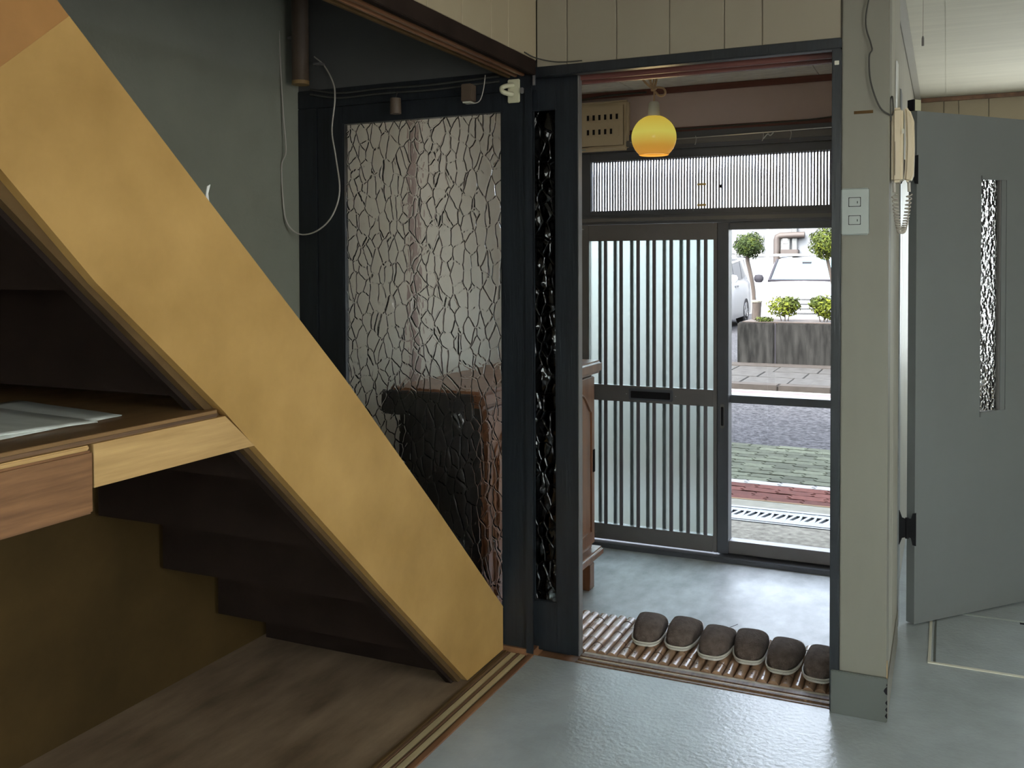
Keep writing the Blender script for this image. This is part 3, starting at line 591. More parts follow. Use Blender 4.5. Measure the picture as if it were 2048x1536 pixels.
# pendant lamp
def pendant():
    cx, cy = -1.011, 3.5; R = .0845
    t = thing('pendant_lamp', (cx, cy, 1.70), 'glowing orange-yellow glass globe pendant lamp on a knotted cord', 'lamp')
    prof = []
    for i in range(25):
        a = math.radians(-50+i*(50+68)/24); prof.append((R*math.cos(a), R*math.sin(a)))
    g = MB().lathe(prof, (0, 0, 0), 40).build('glass_globe', 'lamp_glass', t, smooth=True, local=True)
    sm = g.modifiers.new('thickness', 'SOLIDIFY'); sm.thickness = .004
    MB().tube([(R*.643*math.cos(a/24*2*math.pi), R*.643*math.sin(a/24*2*math.pi), -R*.766) for a in range(25)], .0025, 6).build('rim', 'lamp_glass', t, smooth=True, local=True)
    MB().lathe([(.0, .135), (.016, .134), (.0195, .128), (.0235, .08), (.024, .076), (.0, .076)], (0, 0, 0), 24).build('lamp_neck', 'offwhite', t, smooth=True, local=True)
    MB().tube(catmull([(0, 0, .13), (.001, 0, .17), (-.002, 0, .20), (.0, .002, .235), (-.012, 0, .26), (-.004, 0, .40)], 6), .0035, 8).build('cord', 'cordtan', t, smooth=True, local=True)
    for pts in ([(0, -.004, .203), (.020, -.008, .180), (.036, -.006, .178), (.043, -.003, .190), (.034, 0, .206), (.012, 0, .211), (-.004, -.006, .205)],
                [(.002, -.004, .205), (-.018, -.006, .220), (-.040, -.003, .246), (-.038, 0, .262), (-.024, .002, .256), (-.010, .002, .228), (.002, -.006, .206)],
                [(-.002, .004, .206), (-.014, .006, .232), (-.010, .004, .262), (.004, .003, .266), (.009, .003, .245), (.002, .002, .208)],
                [(-.007, -.004, .206), (-.004, -.009, .200), (.006, -.008, .203), (.008, .0, .209), (0, .006, .210), (-.007, 0, .208)]):
        MB().tube(catmull([(x*1.05, y, z-.024) for x, y, z in pts], 8), .0042, 8).build('cord_knot', 'cordtan', t, smooth=True, local=True)
    MB().lathe([(0, .385), (.03, .384), (.034, .37), (.01, .355), (0, .354)], (-.004, 0, 0), 20).build('ceiling_rose', 'offwhite', t, smooth=True, local=True)
    MB().lathe([(0, -.03), (.018, -.022), (.025, 0), (.018, .03), (.012, .06), (0, .06)], (0, 0, 0), 20).build('bulb', 'lamp_glass', t, smooth=True, local=True)
    l = bpy.data.lights.new('pendant_light', 'POINT'); l.energy = 1.6; l.color = (1, .72, .35); l.shadow_soft_size = .07
    o = bpy.data.objects.new('pendant_light', l); C.objects.link(o); o.location = (0, 0, -.10); o.parent = t
pendant()
# curtain wire above the transom
cw = thing('curtain_rod', (-1, 4.5, 1.83), 'thin silver curtain rod with hooks above the transom', 'rod')
MB().tube([(-1.42, YE-.062, 1.818), (-.28, YE-.062, 1.838)], .0028, 6).build('rod', 'metal', cw)
for x in (-1.095, -.78, -.655, -.40): MB().tube(catmull([(x, YE-.062, 1.826+.006), (x+.004, YE-.064, 1.82), (x+.001, YE-.062, 1.80), (x-.003, YE-.060, 1.79)], 5), .002, 6).build('hook', 'metal', cw)
MB().tube(catmull([(-.775, YE-.07, 1.80), (-.755, YE-.075, 1.82), (-.745, YE-.07, 1.812), (-.73, YE-.068, 1.826)], 5), .003, 6).build('clip', 'metal', cw)
tag(MB().tube(catmull([(-1.40, YE-.03, 1.872), (-.9, YE-.03, 1.876), (-.55, YE-.03, 1.88), (-.30, YE-.03, 1.91)], 8), .004, 6).build('cable', 'cable_dk'), 'black cable running along the mauve wall above the transom', 'cable')
tag(MB().tube(catmull([(-1.86, YE-.03, 2.052), (-1.70, YE-.045, 2.048), (-1.55, YE-.03, 2.062), (-1.35, YE-.02, 2.066)], 8), .005, 6).build('cable', 'cable_dk'), 'dark cable along the top of the breaker panel', 'cable')

# ============================================================ SMALL FIXTURES IN THE ROOM
sw = thing('switch_plate', (-.224, 2.69, 1.30), 'pale wall switch plate with two switches on the cream column', 'switch plate')
B(-.260, -.188, 2.6825, 2.6898, 1.296, 1.421, 'plate', 'plate', sw, .004, seg=3)
for z in (1.384, 1.336):
    q = B(-.2385, -.2105, 2.6805, 2.6826, z-.011, z+.011, 'switch', 'plate', sw, .001); B(-.2183, -.2165, 2.6800, 2.6806, z-.004, z+.002, 'indicator', 'slot', q)
    B(-.2400, -.2090, 2.6822, 2.6826, z-.0125, z+.0125, 'gap', 'slot', q)
ph = thing('intercom_phone', (-.12, 2.77, 1.43), 'ivory intercom handset on the side of the cream column', 'phone')
B(-.1375, -.108, 2.735, 2.815, 1.437, 1.636, 'base', 'ivory', ph, .008, seg=3)
hs = [(-.1065, 1.440), (-.090, 1.436), (-.082, 1.455), (-.080, 1.53), (-.082, 1.60), (-.092, 1.630), (-.1065, 1.640), (-.104, 1.60), (-.102, 1.54), (-.104, 1.47)]
MB().prism(hs, 'y', 2.742, 2.792).build('handset', 'ivory', ph, .006, seg=3, smooth=True)
B(-.111, -.1055, 2.733, 2.736, 1.565, 1.578, 'hook_switch', 'offwhite', ph, .001); B(-.1285, -.1275, 2.7335, 2.7352, 1.455, 1.545, 'seam', 'slot', ph)
MB().tube([(-.131, 2.76, 1.438), (-.130, 2.76, 1.412)], .004, 8).build('cord_sleeve', 'cable', ph); MB().tube([(-.094, 2.76, 1.437), (-.093, 2.76, 1.412)], .004, 8).build('cord_sleeve', 'cable', ph)
def coil(p0, p1, p2, turns=34, r=.0065):
    pts = []; n = turns*9; P0, P1, P2 = map(Vector, (p0, p1, p2))
    for i in range(n+1):
        t = i/n; c = P0*(1-t)**2+P1*2*t*(1-t)+P2*t*t; a = 2*math.pi*turns*t
        pts.append((c.x+r*math.cos(a), c.y+r*math.sin(a), c.z+r*.25*math.sin(a)))
    return MB().tube(pts, .0019, 5)
coil((-.130, 2.76, 1.405), (-.112, 2.765, 1.20), (-.093, 2.76, 1.405)).build('coil_cord', 'cable', ph, smooth=True)
tag(MB().tube(catmull([(-.172, 2.683, 2.08), (-.178, 2.683, 1.99), (-.199, 2.682, 1.865), (-.186, 2.682, 1.80), (-.183, 2.683, 1.783), (-.190, 2.682, 1.765), (-.186, 2.682, 1.70), (-.165, 2.68, 1.635), (-.142, 2.686, 1.612), (-.132, 2.70, 1.615), (-.134, 2.72, 1.66), (-.1385, 2.73, 1.655), (-.138, 2.733, 1.60)], 8), .0021, 6).build('cable', 'cable_dk'), 'dark cable hanging down the cream column to the intercom', 'cable')
tag(B(-.139, -.134, 2.99, 3.06, 1.60, 1.81, 'metal_plate', 'metal', None, .001), 'narrow metal plate on the side wall above the intercom', 'plate')
pc = thing('pull_cord', (-.072, 3.24, 1.88), 'thin pull cord with a small end piece hanging by the ceiling', 'pull cord')
MB().tube([(-.072, 3.24, ZC), (-.0725, 3.24, 1.925)], .0011, 6).build('cord', 'cable', pc); MB().lathe([(0, .016), (.002, .016), (.0036, .010), (.0036, -.014), (.0, -.0145)], (-.0725, 3.24, 1.912), 10).build('pull', 'bronze', pc)
hk = thing('wall_hook', (-1.23, 2.69, 1.72), 'cream plastic hook screwed to the black corner post', 'hook')
B(-1.245, -1.203, 2.687, 2.6925, 1.722, 1.795, 'base', 'hookcream', hk, .004, seg=3)
MB().tube(catmull([(-1.226, 2.688, 1.776), (-1.236, 2.668, 1.772), (-1.248, 2.655, 1.765), (-1.244, 2.650, 1.752), (-1.23, 2.660, 1.746), (-1.220, 2.672, 1.745)], 6), .0075, 10).build('prong', 'hookcream', hk, smooth=True)
B(-1.200, -1.190, 2.680, 2.692, 1.748, 1.766, 'catch', 'bronze', hk, .002)
hc = thing('hanging_cylinder', (-1.638, 2.66, 1.71), 'small brown cylinder hanging from the black door head', 'cylinder')
MB().lathe([(0, 0), (.018, .001), (.019, .004), (.0175, .052), (0, .053)], (-1.638, 2.668, 1.712), 18).build('body', 'tubebrown', hc, smooth=True); MB().tube([(-1.638, 2.668, 1.765), (-1.640, 2.685, 1.79)], .0015, 6).build('string', 'cable_dk', hc)
bx = thing('junction_box', (-1.374, 2.66, 1.73), 'small brown box with a pale underside on the black door head', 'box')
B(-1.392, -1.356, 2.655, 2.694, 1.733, 1.788, 'body', 'tubebrown', bx, .003); B(-1.388, -1.360, 2.659, 2.69, 1.729, 1.7335, 'underside', 'offwhite', bx, .001)
tb = thing('hanging_tube', (-2.01, 2.63, 1.83), 'brown tube hanging in the corner of the stairwell with a lighter ring', 'tube')
tc_ = (-1.988, 2.63, 0)
MB().tube([(*tc_[:2], 1.842), (*tc_[:2], 2.6)], .0285, 24).build('tube', 'tubebrown', tb, smooth=True)
MB().tube([(*tc_[:2], 1.830), (*tc_[:2], 1.8425)], .0295, 24).build('ring', 'tubering', tb, smooth=True)
B(-2.035, -2.016, 2.62, 2.65, 1.985, 1.995, 'clip', 'bronze', tb, .002); B(-1.96, -1.93, 2.66, 2.69, 1.90, 1.908, 'clip', 'bronze', tb, .002)
def ypt(px, py, y):  # a point of the black door plane, from its measured place on the photograph's frame
    yaw, pitch = math.radians(24.62), math.radians(-1.31)
    fw = Vector((-math.sin(yaw)*math.cos(pitch), math.cos(yaw)*math.cos(pitch), math.sin(pitch))); r = Vector((math.cos(yaw), math.sin(yaw), 0)); u = r.cross(fw)
    d = fw+r*((px-1024)/1898)-u*((py-573)/1898); return tuple(Vector((0, 0, 1.22))+d*(y/d.y))
lp = [(560, 60, 2.60), (563, 140, 2.60), (568, 230, 2.60), (573, 300, 2.60), (564, 330, 2.60), (567, 400, 2.60), (575, 445, 2.61), (600, 467, 2.63), (635, 460, 2.64), (665, 430, 2.65), (680, 380, 2.66), (672, 310, 2.67), (665, 260, 2.68), (671, 200, 2.68), (668, 165, 2.685), (650, 130, 2.69), (630, 112, 2.69)]
tag(MB().tube(catmull([ypt(*p) for p in lp], 6), .0026, 6).build('cable', 'cable'), 'pale loose cable looping from the stairwell corner over the black jamb', 'cable')
for dz, lab in ((0, 'upper of two dark cables along the black door head'), (-.016, 'lower of two dark cables along the black door head')):
    pts = [(622, 185, 2.688), (680, 192, 2.688), (760, 184, 2.688), (860, 177, 2.688), (960, 165, 2.688), (1000, 160, 2.688)]
    P = [(x, y, z+dz+.012) for x, y, z in (ypt(*p) for p in pts)]
    tag(MB().tube(catmull(P, 6), .004, 6).build('cable', 'cable_dk'), lab, 'cable')
tag(MB().tube(catmull([ypt(*p) for p in ((972, 150, 2.68), (968, 180, 2.675), (960, 202, 2.672), (945, 206, 2.67), (935, 198, 2.675))], 6), .0016, 6).build('cable', 'cable'), 'thin cable curling from the small brown box', 'cable')
tag(MB().tube(catmull([(-1.148, 2.60, 1.853), (-1.14, 2.66, 1.848), (-1.10, 2.685, 1.838), (-1.06, 2.690, 1.833), (-1.0, 2.692, 1.832)], 6), .002, 6).build('cable', 'cable_dk'), 'thin dark wire tacked along the corner above the black beams', 'cable')
fl = thing('floor_hatch', (.2, 3.3, 0), 'flush metal-edged hatch set in the kitchen floor', 'hatch')
B(-.046, .60, 3.136, 3.148, -.001, .003, 'edge', 'offwhite', fl, .0006, seg=1); B(-.046, -.037, 3.148, 3.62, -.001, .003, 'edge', 'offwhite', fl, .0006, seg=1); B(-.030, -.024, 3.148, 3.62, -.001, .0012, 'edge', 'greygreen', fl)
B(-.046, .60, 3.62, 3.63, -.001, .002, 'edge', 'plate', fl, .0006, seg=1); B(.592, .60, 3.148, 3.62, -.001, .002, 'edge', 'plate', fl, .0006, seg=1); B(-.023, .591, 3.149, 3.619, -.001, .0008, 'lid', 'vinyl', fl)
B(.232, .30, 3.60, 3.615, .0008, .0018, 'finger_slot', 'slot', fl)

# ============================================================ OUTSIDE
G = -.28
st(B(-9, 6, 4.66, 5.56, G-.1, G, 'ground_apron', 'conc_out'), 'sandy concrete apron before the entrance', 'ground')
st(B(-9, 6, 5.91, 6.10, G-.1, G+.002, 'ground_strip', 'sandstrip'), 'pale concrete strip between the drain and the red pavers', 'ground')
st(B(-9, 6, 5.56, 5.91, G-.2, G-.06, 'ground_gutter', 'joint'), 'dark gutter under the drain grate', 'ground')
gr = thing('drain_grate', (-1, 5.73, G), 'galvanised steel drain grate along the pavement', 'grate')
for a, b in ((5.565, 5.585), (5.60, 5.628), (5.868, 5.905)): B(-3.2, 1.0, a, b, G-.03, G+.004, 'rail', 'galv', gr)
bar0 = MB().prism([(-.004, -.12), (.010, -.12), (.010, .12), (-.004, .12)], 'z', -.02, 0).build('bar', 'galv', gr)
dia0 = MB().prism([(.010, -.12), (.078, -.12), (.078, -.055), (.010, -.055)], 'z', -.02, -.001).prism([(.010, .055), (.078, .055), (.078, .12), (.010, .12)], 'z', -.02, -.001).prism([(.010, -.055), (.030, -.055), (.060, .055), (.040, .055)], 'z', -.02, -.001).prism([(.052, -.055), (.078, -.055), (.078, .02)], 'z', -.02, -.001).build('web', 'galv', gr)
for i in range(40):
    x = -2.5+i*.082
    for p in (bar0, dia0):
        o = p if i == 0 else p.copy()
        if i: C.objects.link(o)
        o.parent = gr; o.matrix_parent_inverse = Matrix.Identity(4); o.location = (x+1, .018, .002)
# interlocking pavers
pv = thing('pavement', (-1, 6.9, G), 'near pavement of interlocking red, white and green pavers', 'pavement', kind='structure')
B(-9, 6, 6.10, 8.0, G-.1, G-.006, 'bedding', 'joint', pv)
L_, D_ = .225, .1125
def paver_poly(g=.0055):
    z = [(0, 0), (.018, .25), (-.010, .5), (.018, .75), (0, 1)]
    e = []
    for t in (0, .25, .5, .75, 1): e.append((t*L_, .006*math.sin(2*math.pi*t)))
    bot = [(x+g*(1 if x == 0 else (-1 if x == L_ else 0)), y+g) for x, y in e]
    rt = [(L_-g+dx, t*D_) for dx, t in z[1:-1]]
    topp = [(x+g*(1 if x == 0 else (-1 if x == L_ else 0)), D_+y-g) for x, y in reversed(e)]
    lt = [(g+dx, t*D_) for dx, t in reversed(z[1:-1])]
    return bot+rt+topp+lt
pp = {}
rows = 17
for r_ in range(rows):
    m = 'paver_r' if r_ < 4 else ('paver_w' if r_ == 4 else 'paver_g')
    for c_ in range(15):
        if m not in pp: o = pp[m] = MB().prism(paver_poly(), 'z', -.05, 0).build('paver', m, pv)
        else: o = pp[m].copy(); C.objects.link(o)
        o.parent = pv; o.matrix_parent_inverse = Matrix.Identity(4)
        o.location = (-2.85+c_*L_+(.5*L_ if r_ % 2 else 0)+.02*(r_ % 3)+1, 6.10+r_*D_*.992-6.9, random.uniform(-.002, .002)); 
for a, b, m in ((6.10, 6.55, 'paver_r'), (6.55, 6.66, 'paver_w'), (6.66, 8.0, 'paver_g')):
    B(-9, -2.9, a, b, G-.05, G, 'far_pavers', m, pv); B(.65, 6, a, b, G-.05, G, 'far_pavers', m, pv)
B(-9, 6, 6.075, 6.10, G-.05, G+.004, 'edging', 'batten', pv)
st(B(-40, 40, 8.0, 11.02, G-.1, G-.004, 'road', 'asphalt'), 'grey asphalt road with speckled surface', 'road')
fs = thing('sidewalk', (-2, 12, G), 'far sidewalk of large worn concrete slabs with a kerb', 'sidewalk', kind='structure')
B(-40, 40, 11.0, 11.10, G-.1, G+.002, 'white_line', 'paver_w', fs); B(-40, 40, 11.10, 11.32, G-.1, G+.004, 'pink_strip', 'kerbpink', fs)
B(-40, 40, 11.32, 11.40, G-.1, G+.006, 'white_line', 'paver_w', fs)
for i in range(10): B(-6+i*.6+.004, -5.4+i*.6-.004, 11.40, 11.62, G-.1, G+.07, 'kerb_stone', 'kerb', fs, .01)
s0 = None
for j in range(3):
    for i in range(12):
        x = -6.2+i*.56+j*.1; y = 11.625+j*.62
        o = MB().box(0, .55, 0, .61, -.06, 0).build('slab', 'slabfar', fs, .006) if s0 is None else s0.copy()
        if s0 is None: s0 = o
        else: C.objects.link(o)
        o.parent = fs; o.matrix_parent_inverse = Matrix.Identity(4); o.location = (x+2, y-12, .07+random.uniform(-.004, .004))
B(-40, 40, 11.6, 13.5, G-.1, G+.02, 'bedding', 'joint', fs); B(-40, 40, 13.49, 13.87, G-.1, G+.075, 'edge_band', 'kerb', fs)
st(B(-40, 40, 13.87, 32, G-.15, G, 'parking_lot', 'asphalt'), 'asphalt parking lot behind the planter', 'ground')
# planter
pt = thing('planter', (-1, 14.3, G), 'long stained grey concrete planter wall along the far sidewalk', 'planter')
MB().box(-2.76, -2.235, 13.86, 14.9, G, .375).build('wall_block', 'planterwall', pt, .02); MB().box(-2.215, 3, 13.86, 14.9, G, .375).build('wall_block', 'planterwall', pt, .02)
B(-2.236, -2.214, 13.885, 14.88, G, .37, 'joint', 'slot', pt); B(-2.70, 2.95, 13.93, 14.85, .30, .385, 'soil', 'soil', pt)
def leaves(centre, rad, n, size, seed, shell=.55, flat=1.0):
    rg = random.Random(seed); mb = MB()
    for _ in range(n):
        d = Vector((rg.gauss(0, 1), rg.gauss(0, 1), rg.gauss(0, 1))).normalized(); r = (shell+(1-shell)*rg.random())*(1+.10*math.sin(5*d.x+7*d.z+seed))
        p = Vector(centre)+Vector((d.x*rad[0]*r, d.y*rad[1]*r, d.z*rad[2]*r))
        nrm = (d+Vector((rg.uniform(-.8, .8), rg.uniform(-.8, .8), rg.uniform(-.3, .9)))).normalized(); a = nrm.orthogonal().normalized(); b = nrm.cross(a)
        t = rg.uniform(0, 6.28); u = a*math.cos(t)+b*math.sin(t); w = nrm.cross(u); s = size*rg.uniform(.6, 1.3); k = len(mb.v)
        mb.v += [tuple(p-u*s), tuple(p+w*s*.42+nrm*s*.1), tuple(p+u*s), tuple(p-w*s*.42+nrm*s*.1)]; mb.f.append((k, k+1, k+2, k+3))
    return mb
def plant(name, loc, blobs, mats, trunk, label, cat, group=None):
    t = thing(name, loc, label, cat, group)
    for i, (c_, r_, n, s_) in enumerate(blobs):
        o = leaves(c_, r_, n, s_, 11+i+int(abs(loc[0]*100))).build('foliage', mats[i % len(mats)], t, recalc=False); o['kind'] = 'stuff'
    for path, rr in trunk: MB().tube(catmull(path, 5), rr, 8).build('stem', 'bark', t, smooth=True)
    return t
TY = 14.55
def xp(px, py, y): return ypt(px, py, y)
c1 = xp(1498, 491, TY)
plant('round_tree', (c1[0]+.07, TY, .385), [((c1[0], TY, c1[2]-.015), (.235, .23, .20), 2600, .021), ((c1[0]+.02, TY-.03, c1[2]+.02), (.20, .2, .175), 900, .02)], ['leaf', 'leaf2'],
      [([xp(1507, 640, TY), xp(1508, 600, TY), xp(1505, 570, TY), xp(1499, 540, TY), xp(1495, 520, TY), xp(1497, 495, TY)], .030)], 'round clipped tree on a bent bare trunk above the planter', 'tree')
c2 = xp(1652, 487, TY)
plant('round_tree', (c2[0], TY, .385), [((c2[0], TY, c2[2]), (.25, .25, .24), 2400, .024), ((c2[0]+.05, TY-.04, c2[2]-.04), (.22, .2, .2), 900, .022)], ['leaf2', 'leaf3'],
      [([(c2[0]+.15, TY, .36), (c2[0]+.12, TY, .8), (c2[0]+.02, TY, 1.3), (c2[0], TY, 1.5)], .025)], 'yellow-green round tree crown partly cut by the right jamb', 'tree')
sk = xp(1514, 640, 14.45)
sp_ = thing('tree_stump', (sk[0], 14.45, .385), 'grey-brown sawn tree stump at the foot of the bent trunk', 'stump')
MB().lathe([(0, 0), (.058, 0), (.060, .12), (.070, .26), (.072, .275), (0, .275)], (sk[0], 14.43, .37), 16).build('stump', 'bark', sp_, smooth=True); MB().lathe([(0, .0), (.078, .0), (.084, .02), (.07, .034), (0, .034)], (sk[0]-.005, 14.43, .645), 16).build('cap', 'conc_out', sp_, smooth=True)
b1 = xp(1570, 616, 14.2); b2 = xp(1648, 616, 14.2)
plant('shrub', (b1[0], 14.2, .385), [((b1[0]-.02, 14.2, .60), (.25, .18, .155), 700, .03), ((b1[0]+.07, 14.18, .64), (.16, .15, .12), 380, .03)], ['leaf3', 'leaf2'], [([(b1[0]+d, 14.2, .38), (b1[0]+d*1.6, 14.2, .5), (b1[0]+d*2.4, 14.18, .62)], .007) for d in (-.05, 0, .04)], 'loose yellow-green shrub on the planter in front of the car grille', 'shrub')
plant('shrub', (b2[0], 14.2, .385), [((b2[0]+.02, 14.2, .60), (.22, .18, .17), 900, .03), ((b2[0]-.06, 14.16, .66), (.15, .13, .10), 360, .03)], ['leaf3', 'leaf2'], [([(b2[0]+d, 14.2, .38), (b2[0]+d*1.6, 14.2, .5), (b2[0]+d*2.4, 14.18, .62)], .007) for d in (-.05, 0, .04)], 'denser bright green shrub on the planter by the right jamb', 'shrub')
b3 = xp(1528, 640, 14.0)
plant('weed', (b3[0], 14.0, .385), [((b3[0], 14.0, .415), (.14, .05, .045), 260, .02)], ['leaf2'], [([(b3[0], 14, .37), (b3[0], 14, .40), (b3[0]+.01, 14, .43)], .004)], 'low green weed along the top edge of the planter', 'weed')
# cars facing the street
def car(name, loc, label, Wd=1.84, Ln=4.5, H=1.64, suv=True):
    t = thing(name, loc, label, 'car', 'white cars in the parking lot')
    hw = Wd/2
    # stations from the nose (y=0) to the tail: (y, half width, z bottom, z belt, z roof, roof half width)
    prof = [(0.0, .74, .32, .80), (.08, .84, .25, .90), (.35, .97, .22, .98), (1.0, 1., .20, 1.06), (1.25, 1., .20, 1.10), (2.4, 1., .20, 1.10), (3.8, 1., .22, 1.12), (4.3, .98, .26, 1.12), (4.5, .92, .36, 1.05)]
    mb = MB(); n = len(prof)
    sec = [(-1, 0, 0), (-1.0, .5, 0), (-.98, .88, 0), (-.90, 1., 0), (-.5, 1.03, 0), (0, 1.04, 0), (.5, 1.03, 0), (.90, 1., 0), (.98, .88, 0), (1.0, .5, 0), (1, 0, 0)]
    for y, w, zb, zt in prof:
        for sx_, sz_, _ in sec: mb.v.append((sx_*w*hw, y, zb+(zt-zb)*sz_))
    k = len(sec)
    for i in range(n-1):
        for j in range(k): a = i*k+j; b = i*k+(j+1) % k; mb.f.append((a, b, b+k, a+k))
    mb.f += [tuple(range(k)), tuple(range((n-1)*k, n*k))]
    mb.build('body', 'carwhite', t, smooth=True, local=True)
    # cabin
    gh = [(1.15, .86, 1.07, .86, 1.075), (1.85, .84, 1.08, .70, H-.02), (2.3, .84, 1.08, .70, H), (3.7, .84, 1.08, .68, H-.01), (4.15, .82, 1.08, .66, H-.05), (4.42, .80, 1.08, .78, 1.10)]
    mb = MB()
    for y, wb_, zb, wt, zt in gh:
        mb.v += [(-wb_*hw*1.08, y, zb), (-wt*hw*1.12, y, zt-.04*(zt-zb)*2), (-wt*hw*.96, y, zt), (0, y, zt+.012), (wt*hw*.96, y, zt), (wt*hw*1.12, y, zt-.04*(zt-zb)*2), (wb_*hw*1.08, y, zb)]
    k = 7
    for i in range(len(gh)-1):
        for j in range(k-1): a = i*k+j; mb.f.append((a, a+1, a+1+k, a+k))
    mb.f += [tuple(range(k)), tuple(range((len(gh)-1)*k, len(gh)*k))]
    mb.build('cabin', 'carwhite', t, smooth=True, local=True)
    # windscreen lies on the front slope
    a0, a1 = Vector((0, 1.165, 1.095)), Vector((0, 1.80, H-.05)); nn = Vector((0, -(a1.z-a0.z), a1.y-a0.y)).normalized()*.012
    q = [(-.82*hw, a0), (.82*hw, a0), (.72*hw, a1), (-.72*hw, a1)]
    mb = MB(); mb.v = [tuple(p+Vector((x, 0, 0))+nn) for x, p in q]+[tuple(p+Vector((x, 0, 0))-nn*.5) for x, p in q]; mb.f = [(0, 1, 2, 3), (7, 6, 5, 4), (0, 4, 5, 1), (1, 5, 6, 2), (2, 6, 7, 3), (3, 7, 4, 0)]
    wsn = mb.build('windscreen', 'carglass', t, local=True)
    b0 = a0-nn*-1.2
    MB().tube([(-.80*hw, a0.y-.005, a0.z+.03), (.80*hw, a0.y-.005, a0.z+.03)], .032, 6).build('wiper', 'slot', wsn, local=True)
    for s in (-1, 1): MB().tube([(s*.83*hw, 1.15, 1.10), (s*.735*hw, 1.79, H-.045)], .035, 6).build('pillar_trim', 'slot', t, local=True)
    MB().box(-.10, .10, 1.66, 1.76, H-.16, H-.09).build('sensor', 'slot', wsn, local=True)
    # side windows
    for s in (-1, 1):
        for y0_, y1_, f0, f1 in ((1.60, 2.45, .30, 1), (2.52, 3.4, 1, 1), (3.46, 4.15, 1, .45)):
            zb = 1.13; zt = H-.10
            P = [(y0_, zb), (y1_, zb+(.10 if f1 < 1 else 0)), (y1_-.08*(f1 < 1), zb+(zt-zb)*1), (y0_+.38*(f0 < 1), zt)]
            def xo(z): return s*hw*(.915-(z-1.08)/(H-1.08)*.115)
            mb = MB(); mb.v = [(xo(z)+s*.018, y, z) for y, z in P]+[(xo(z)-s*.02, y, z) for y, z in P]; mb.f = [(0, 1, 2, 3), (7, 6, 5, 4), (0, 4, 5, 1), (1, 5, 6, 2), (2, 6, 7, 3), (3, 7, 4, 0)]
            mb.build('side_window', 'sidegl', t, local=True)
        MB().box(s*hw*1.0-.012, s*hw*1.0+.012, 2.32, 2.46, .95, .985).build('door_handle', 'chrome', t, .004, local=True)
        MB().box(s*hw*1.0-.012, s*hw*1.0+.012, 2.56, 2.70, .95, .985).build('door_handle', 'chrome', t, .004, local=True)
        mr_ = MB().lathe([(0, -.08), (.06, -.075), (.095, -.03), (.10, .02), (.07, .075), (0, .085)], (0, 0, 0), 14); mr_.v = [(s*(hw+.12)+x*1.1, 1.42+y*.6, 1.16+z*1.1) for x, y, z in mr_.v]
        mr_.build('mirror', 'slot' if suv else 'carwhite', t, smooth=True, local=True)
        hl = MB(); hl.prism([(s*.50*hw, .80), (s*.93*hw, .88), (s*.97*hw, .80), (s*.90*hw, .70), (s*.55*hw, .72)], 'y', .02, .22); hl.build('headlight', 'headlight', t, .01, local=True)
        for yw in (.92, 3.60):
            w_ = thing_wheel(s, yw, hw); w_.parent = t
    for z in (.42, .52, .62, .72): MB().box(-.56*hw, .56*hw, -.015, .06, z, z+.035).build('grille_bar', 'chrome', t, .006, local=True)
    MB().box(-.60*hw, .60*hw, .03, .10, .36, .80).build('grille', 'slot', t, .01, local=True)
    MB().box(-.95*hw, .95*hw, .0, .3, .14, .34).build('bumper', 'slot', t, .03, local=True)
    for s in (-1, 1): MB().tube([(s*.70*hw, 2.0, H+.03), (s*.68*hw, 3.7, H+.025)], .018, 6).build('roof_rail', 'chrome', t, local=True)
    return t
WH = {}
def thing_wheel(s, yw, hw):
    # one wheel: tyre with a rim of spokes as its child
    if not WH:
        ty = MB(); R = .335
        prof = [(.20, -.10), (.30, -.11), (R, -.08), (R, .08), (.30, .11), (.20, .10)]
        n = 28
        for r, x in prof:
            for j in range(n): a = 2*math.pi*j/n; ty.v.append((x, r*math.cos(a), r*math.sin(a)))
        for i in range(len(prof)-1):
            for j in range(n): a = i*n+j; b = i*n+(j+1) % n; ty.f.append((a, b, b+n, a+n))
        WH['t'] = ty.build('wheel', 'tyre', smooth=True); rm = MB()
        for j in range(5):
            a = 2*math.pi*j/5
            for da in (-.16, .16): rm.tube([(.085, .03*math.cos(a), .03*math.sin(a)), (.095, .21*math.cos(a+da), .21*math.sin(a+da))], .018, 5)
        rm.tube([(.09, .205*math.cos(j/20*2*math.pi), .205*math.sin(j/20*2*math.pi)) for j in range(21)], .016, 6)
        WH['r'] = rm.build('rim', 'chrome', WH['t'], smooth=True, local=True); w_ = WH['t']
    else:
        w_ = WH['t'].copy(); C.objects.link(w_); r = WH['r'].copy(); C.objects.link(r); r.parent = w_
    w_.location = (s*(hw-.10), yw, .335); w_.rotation_euler = (0, 0, 0 if s > 0 else math.pi); return w_
car('parked_car', (-2.93, 21.0, G), 'white car with a wide teal windscreen facing the street behind the shrubs')
car('parked_car', (-5.48, 20.4, G), 'white car side-on behind the bent tree trunk, rear wheel showing', H=1.72, suv=False)
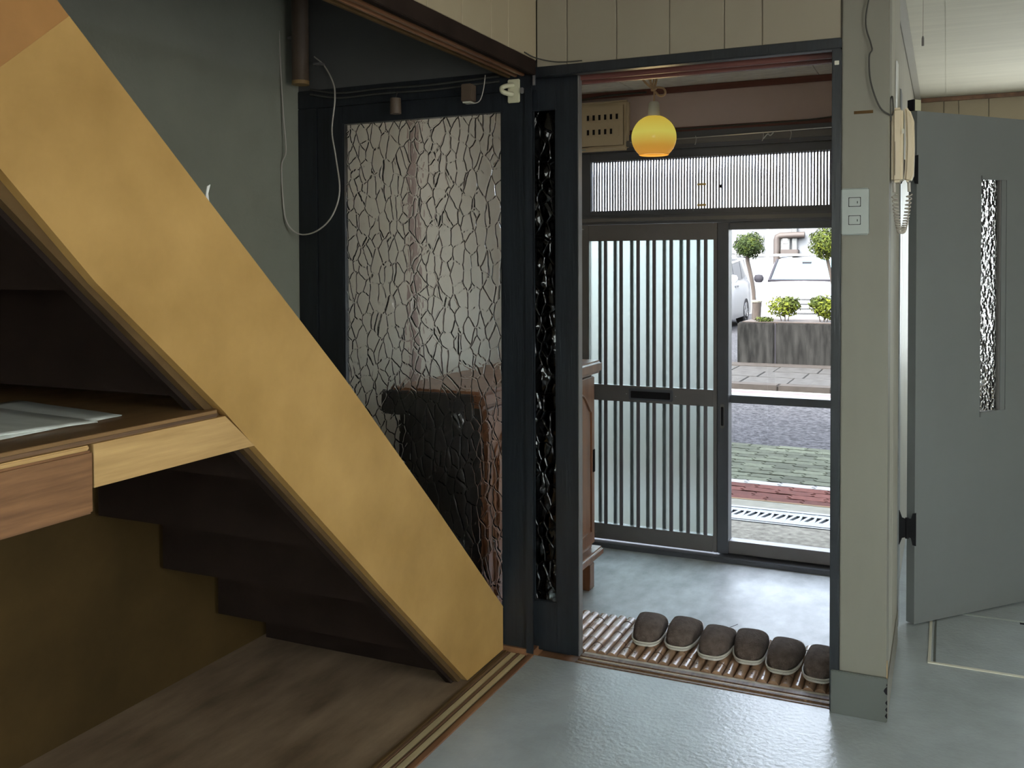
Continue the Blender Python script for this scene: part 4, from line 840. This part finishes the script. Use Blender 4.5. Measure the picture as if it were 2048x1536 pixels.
# apartment building behind the parking lot
bd = thing('apartment_building', (-3, 29.5, G), 'pale grey building wall with brown pipe behind the parking lot', 'building')
YB = 29.0
B(-14, 6, YB, YB+3, G, 7, 'wall', 'bldwall', bd); B(-14, 6, YB-.25, YB, 2.62, 2.85, 'ledge', 'bldwall', bd)
def bp(px, py, y=YB): return ypt(px, py, y)
a, b = bp(1469, 473), bp(1528, 511)
wd = B(a[0], b[0], YB-.03, YB+.05, b[2]-.05, a[2], 'window', 'bldgrey', bd); B(a[0]+.05, b[0]-.05, YB-.04, YB-.031, b[2], a[2]-.05, 'pane', 'sidegl', wd)
for i in range(9): x = a[0]+.06+i*(b[0]-a[0]-.12)/8; B(x-.008, x+.008, YB-.09, YB-.07, b[2], a[2]-.04, 'grille_bar', 'whiterail', wd)
p = [bp(1555, 560), bp(1555.5, 482), bp(1557, 476), bp(1562, 473.5), bp(1590, 472.5), bp(1611, 472)]
MB().tube([(x, YB-.14, z) for x, y, z in p], .095, 10).build('brown_pipe', 'bldpipe', bd, smooth=True)
for px in (1588.5, 1592.5): q, r2 = bp(px, 440), bp(px, 503); MB().tube([(q[0], YB-.09, q[2]+.3), (r2[0], YB-.09, r2[2])], .05, 8).build('conduit', 'bldgrey', bd)
mt = bp(1572, 489); m_ = B(mt[0]-.13, mt[0]+.13, YB-.14, YB, mt[2]-.23, mt[2]+.25, 'meter', 'bldgrey', bd, .02); B(mt[0]-.07, mt[0]+.07, YB-.16, YB-.14, mt[2], mt[2]+.15, 'dial', 'white', m_, .01)
q = bp(1582, 508); B(q[0]-.25, q[0]+.25, YB-.35, YB, q[2]-.1, q[2]+.1, 'service_box', 'bldpipe', bd, .02)
po = thing('white_pole', (bp(1536, 500, 26)[0], 26, G), 'white metal pole with a horizontal bar behind the parked cars', 'pole')
x = bp(1536, 500, 26)[0]; zb = bp(1536, 513, 26)[2]
MB().tube([(x, 26, G), (x, 26, 4.5)], .035, 10).build('pole', 'whiterail', po, smooth=True); MB().tube([(x-.7, 26, zb), (x+2.2, 26, zb+.02)], .035, 10).build('crossbar', 'whiterail', po, smooth=True)
# upper storey and eaves of this house: they shade the pavement
hs_ = thing('house_upper', (-.5, 4.65, 2.2), 'upper storey and eaves of this house above the entrance', 'house', kind='structure')
B(-6, 5, 4.705, 4.80, 2.2, 4.5, 'facade', 'bldwall', hs_); B(-6, -2.16, 4.62, 4.70, -.3, 2.2, 'facade', 'bldwall', hs_); B(2.31, 5, 4.62, 4.70, -.3, 2.2, 'facade', 'bldwall', hs_)
B(-.234, -.2, 5.475, 5.53, -.3, 2.3, 'facade', 'bldwall', hs_); B(-6, 5, -2.4, 5.55, 4.5, 4.62, 'roof', 'roof', hs_); B(-2.3, 2.4, 4.80, 5.50, 2.19, 2.25, 'eave', 'roof', hs_)
B(-6, 5, -2.42, -2.31, 2.3, 4.5, 'facade', 'bldwall', hs_)
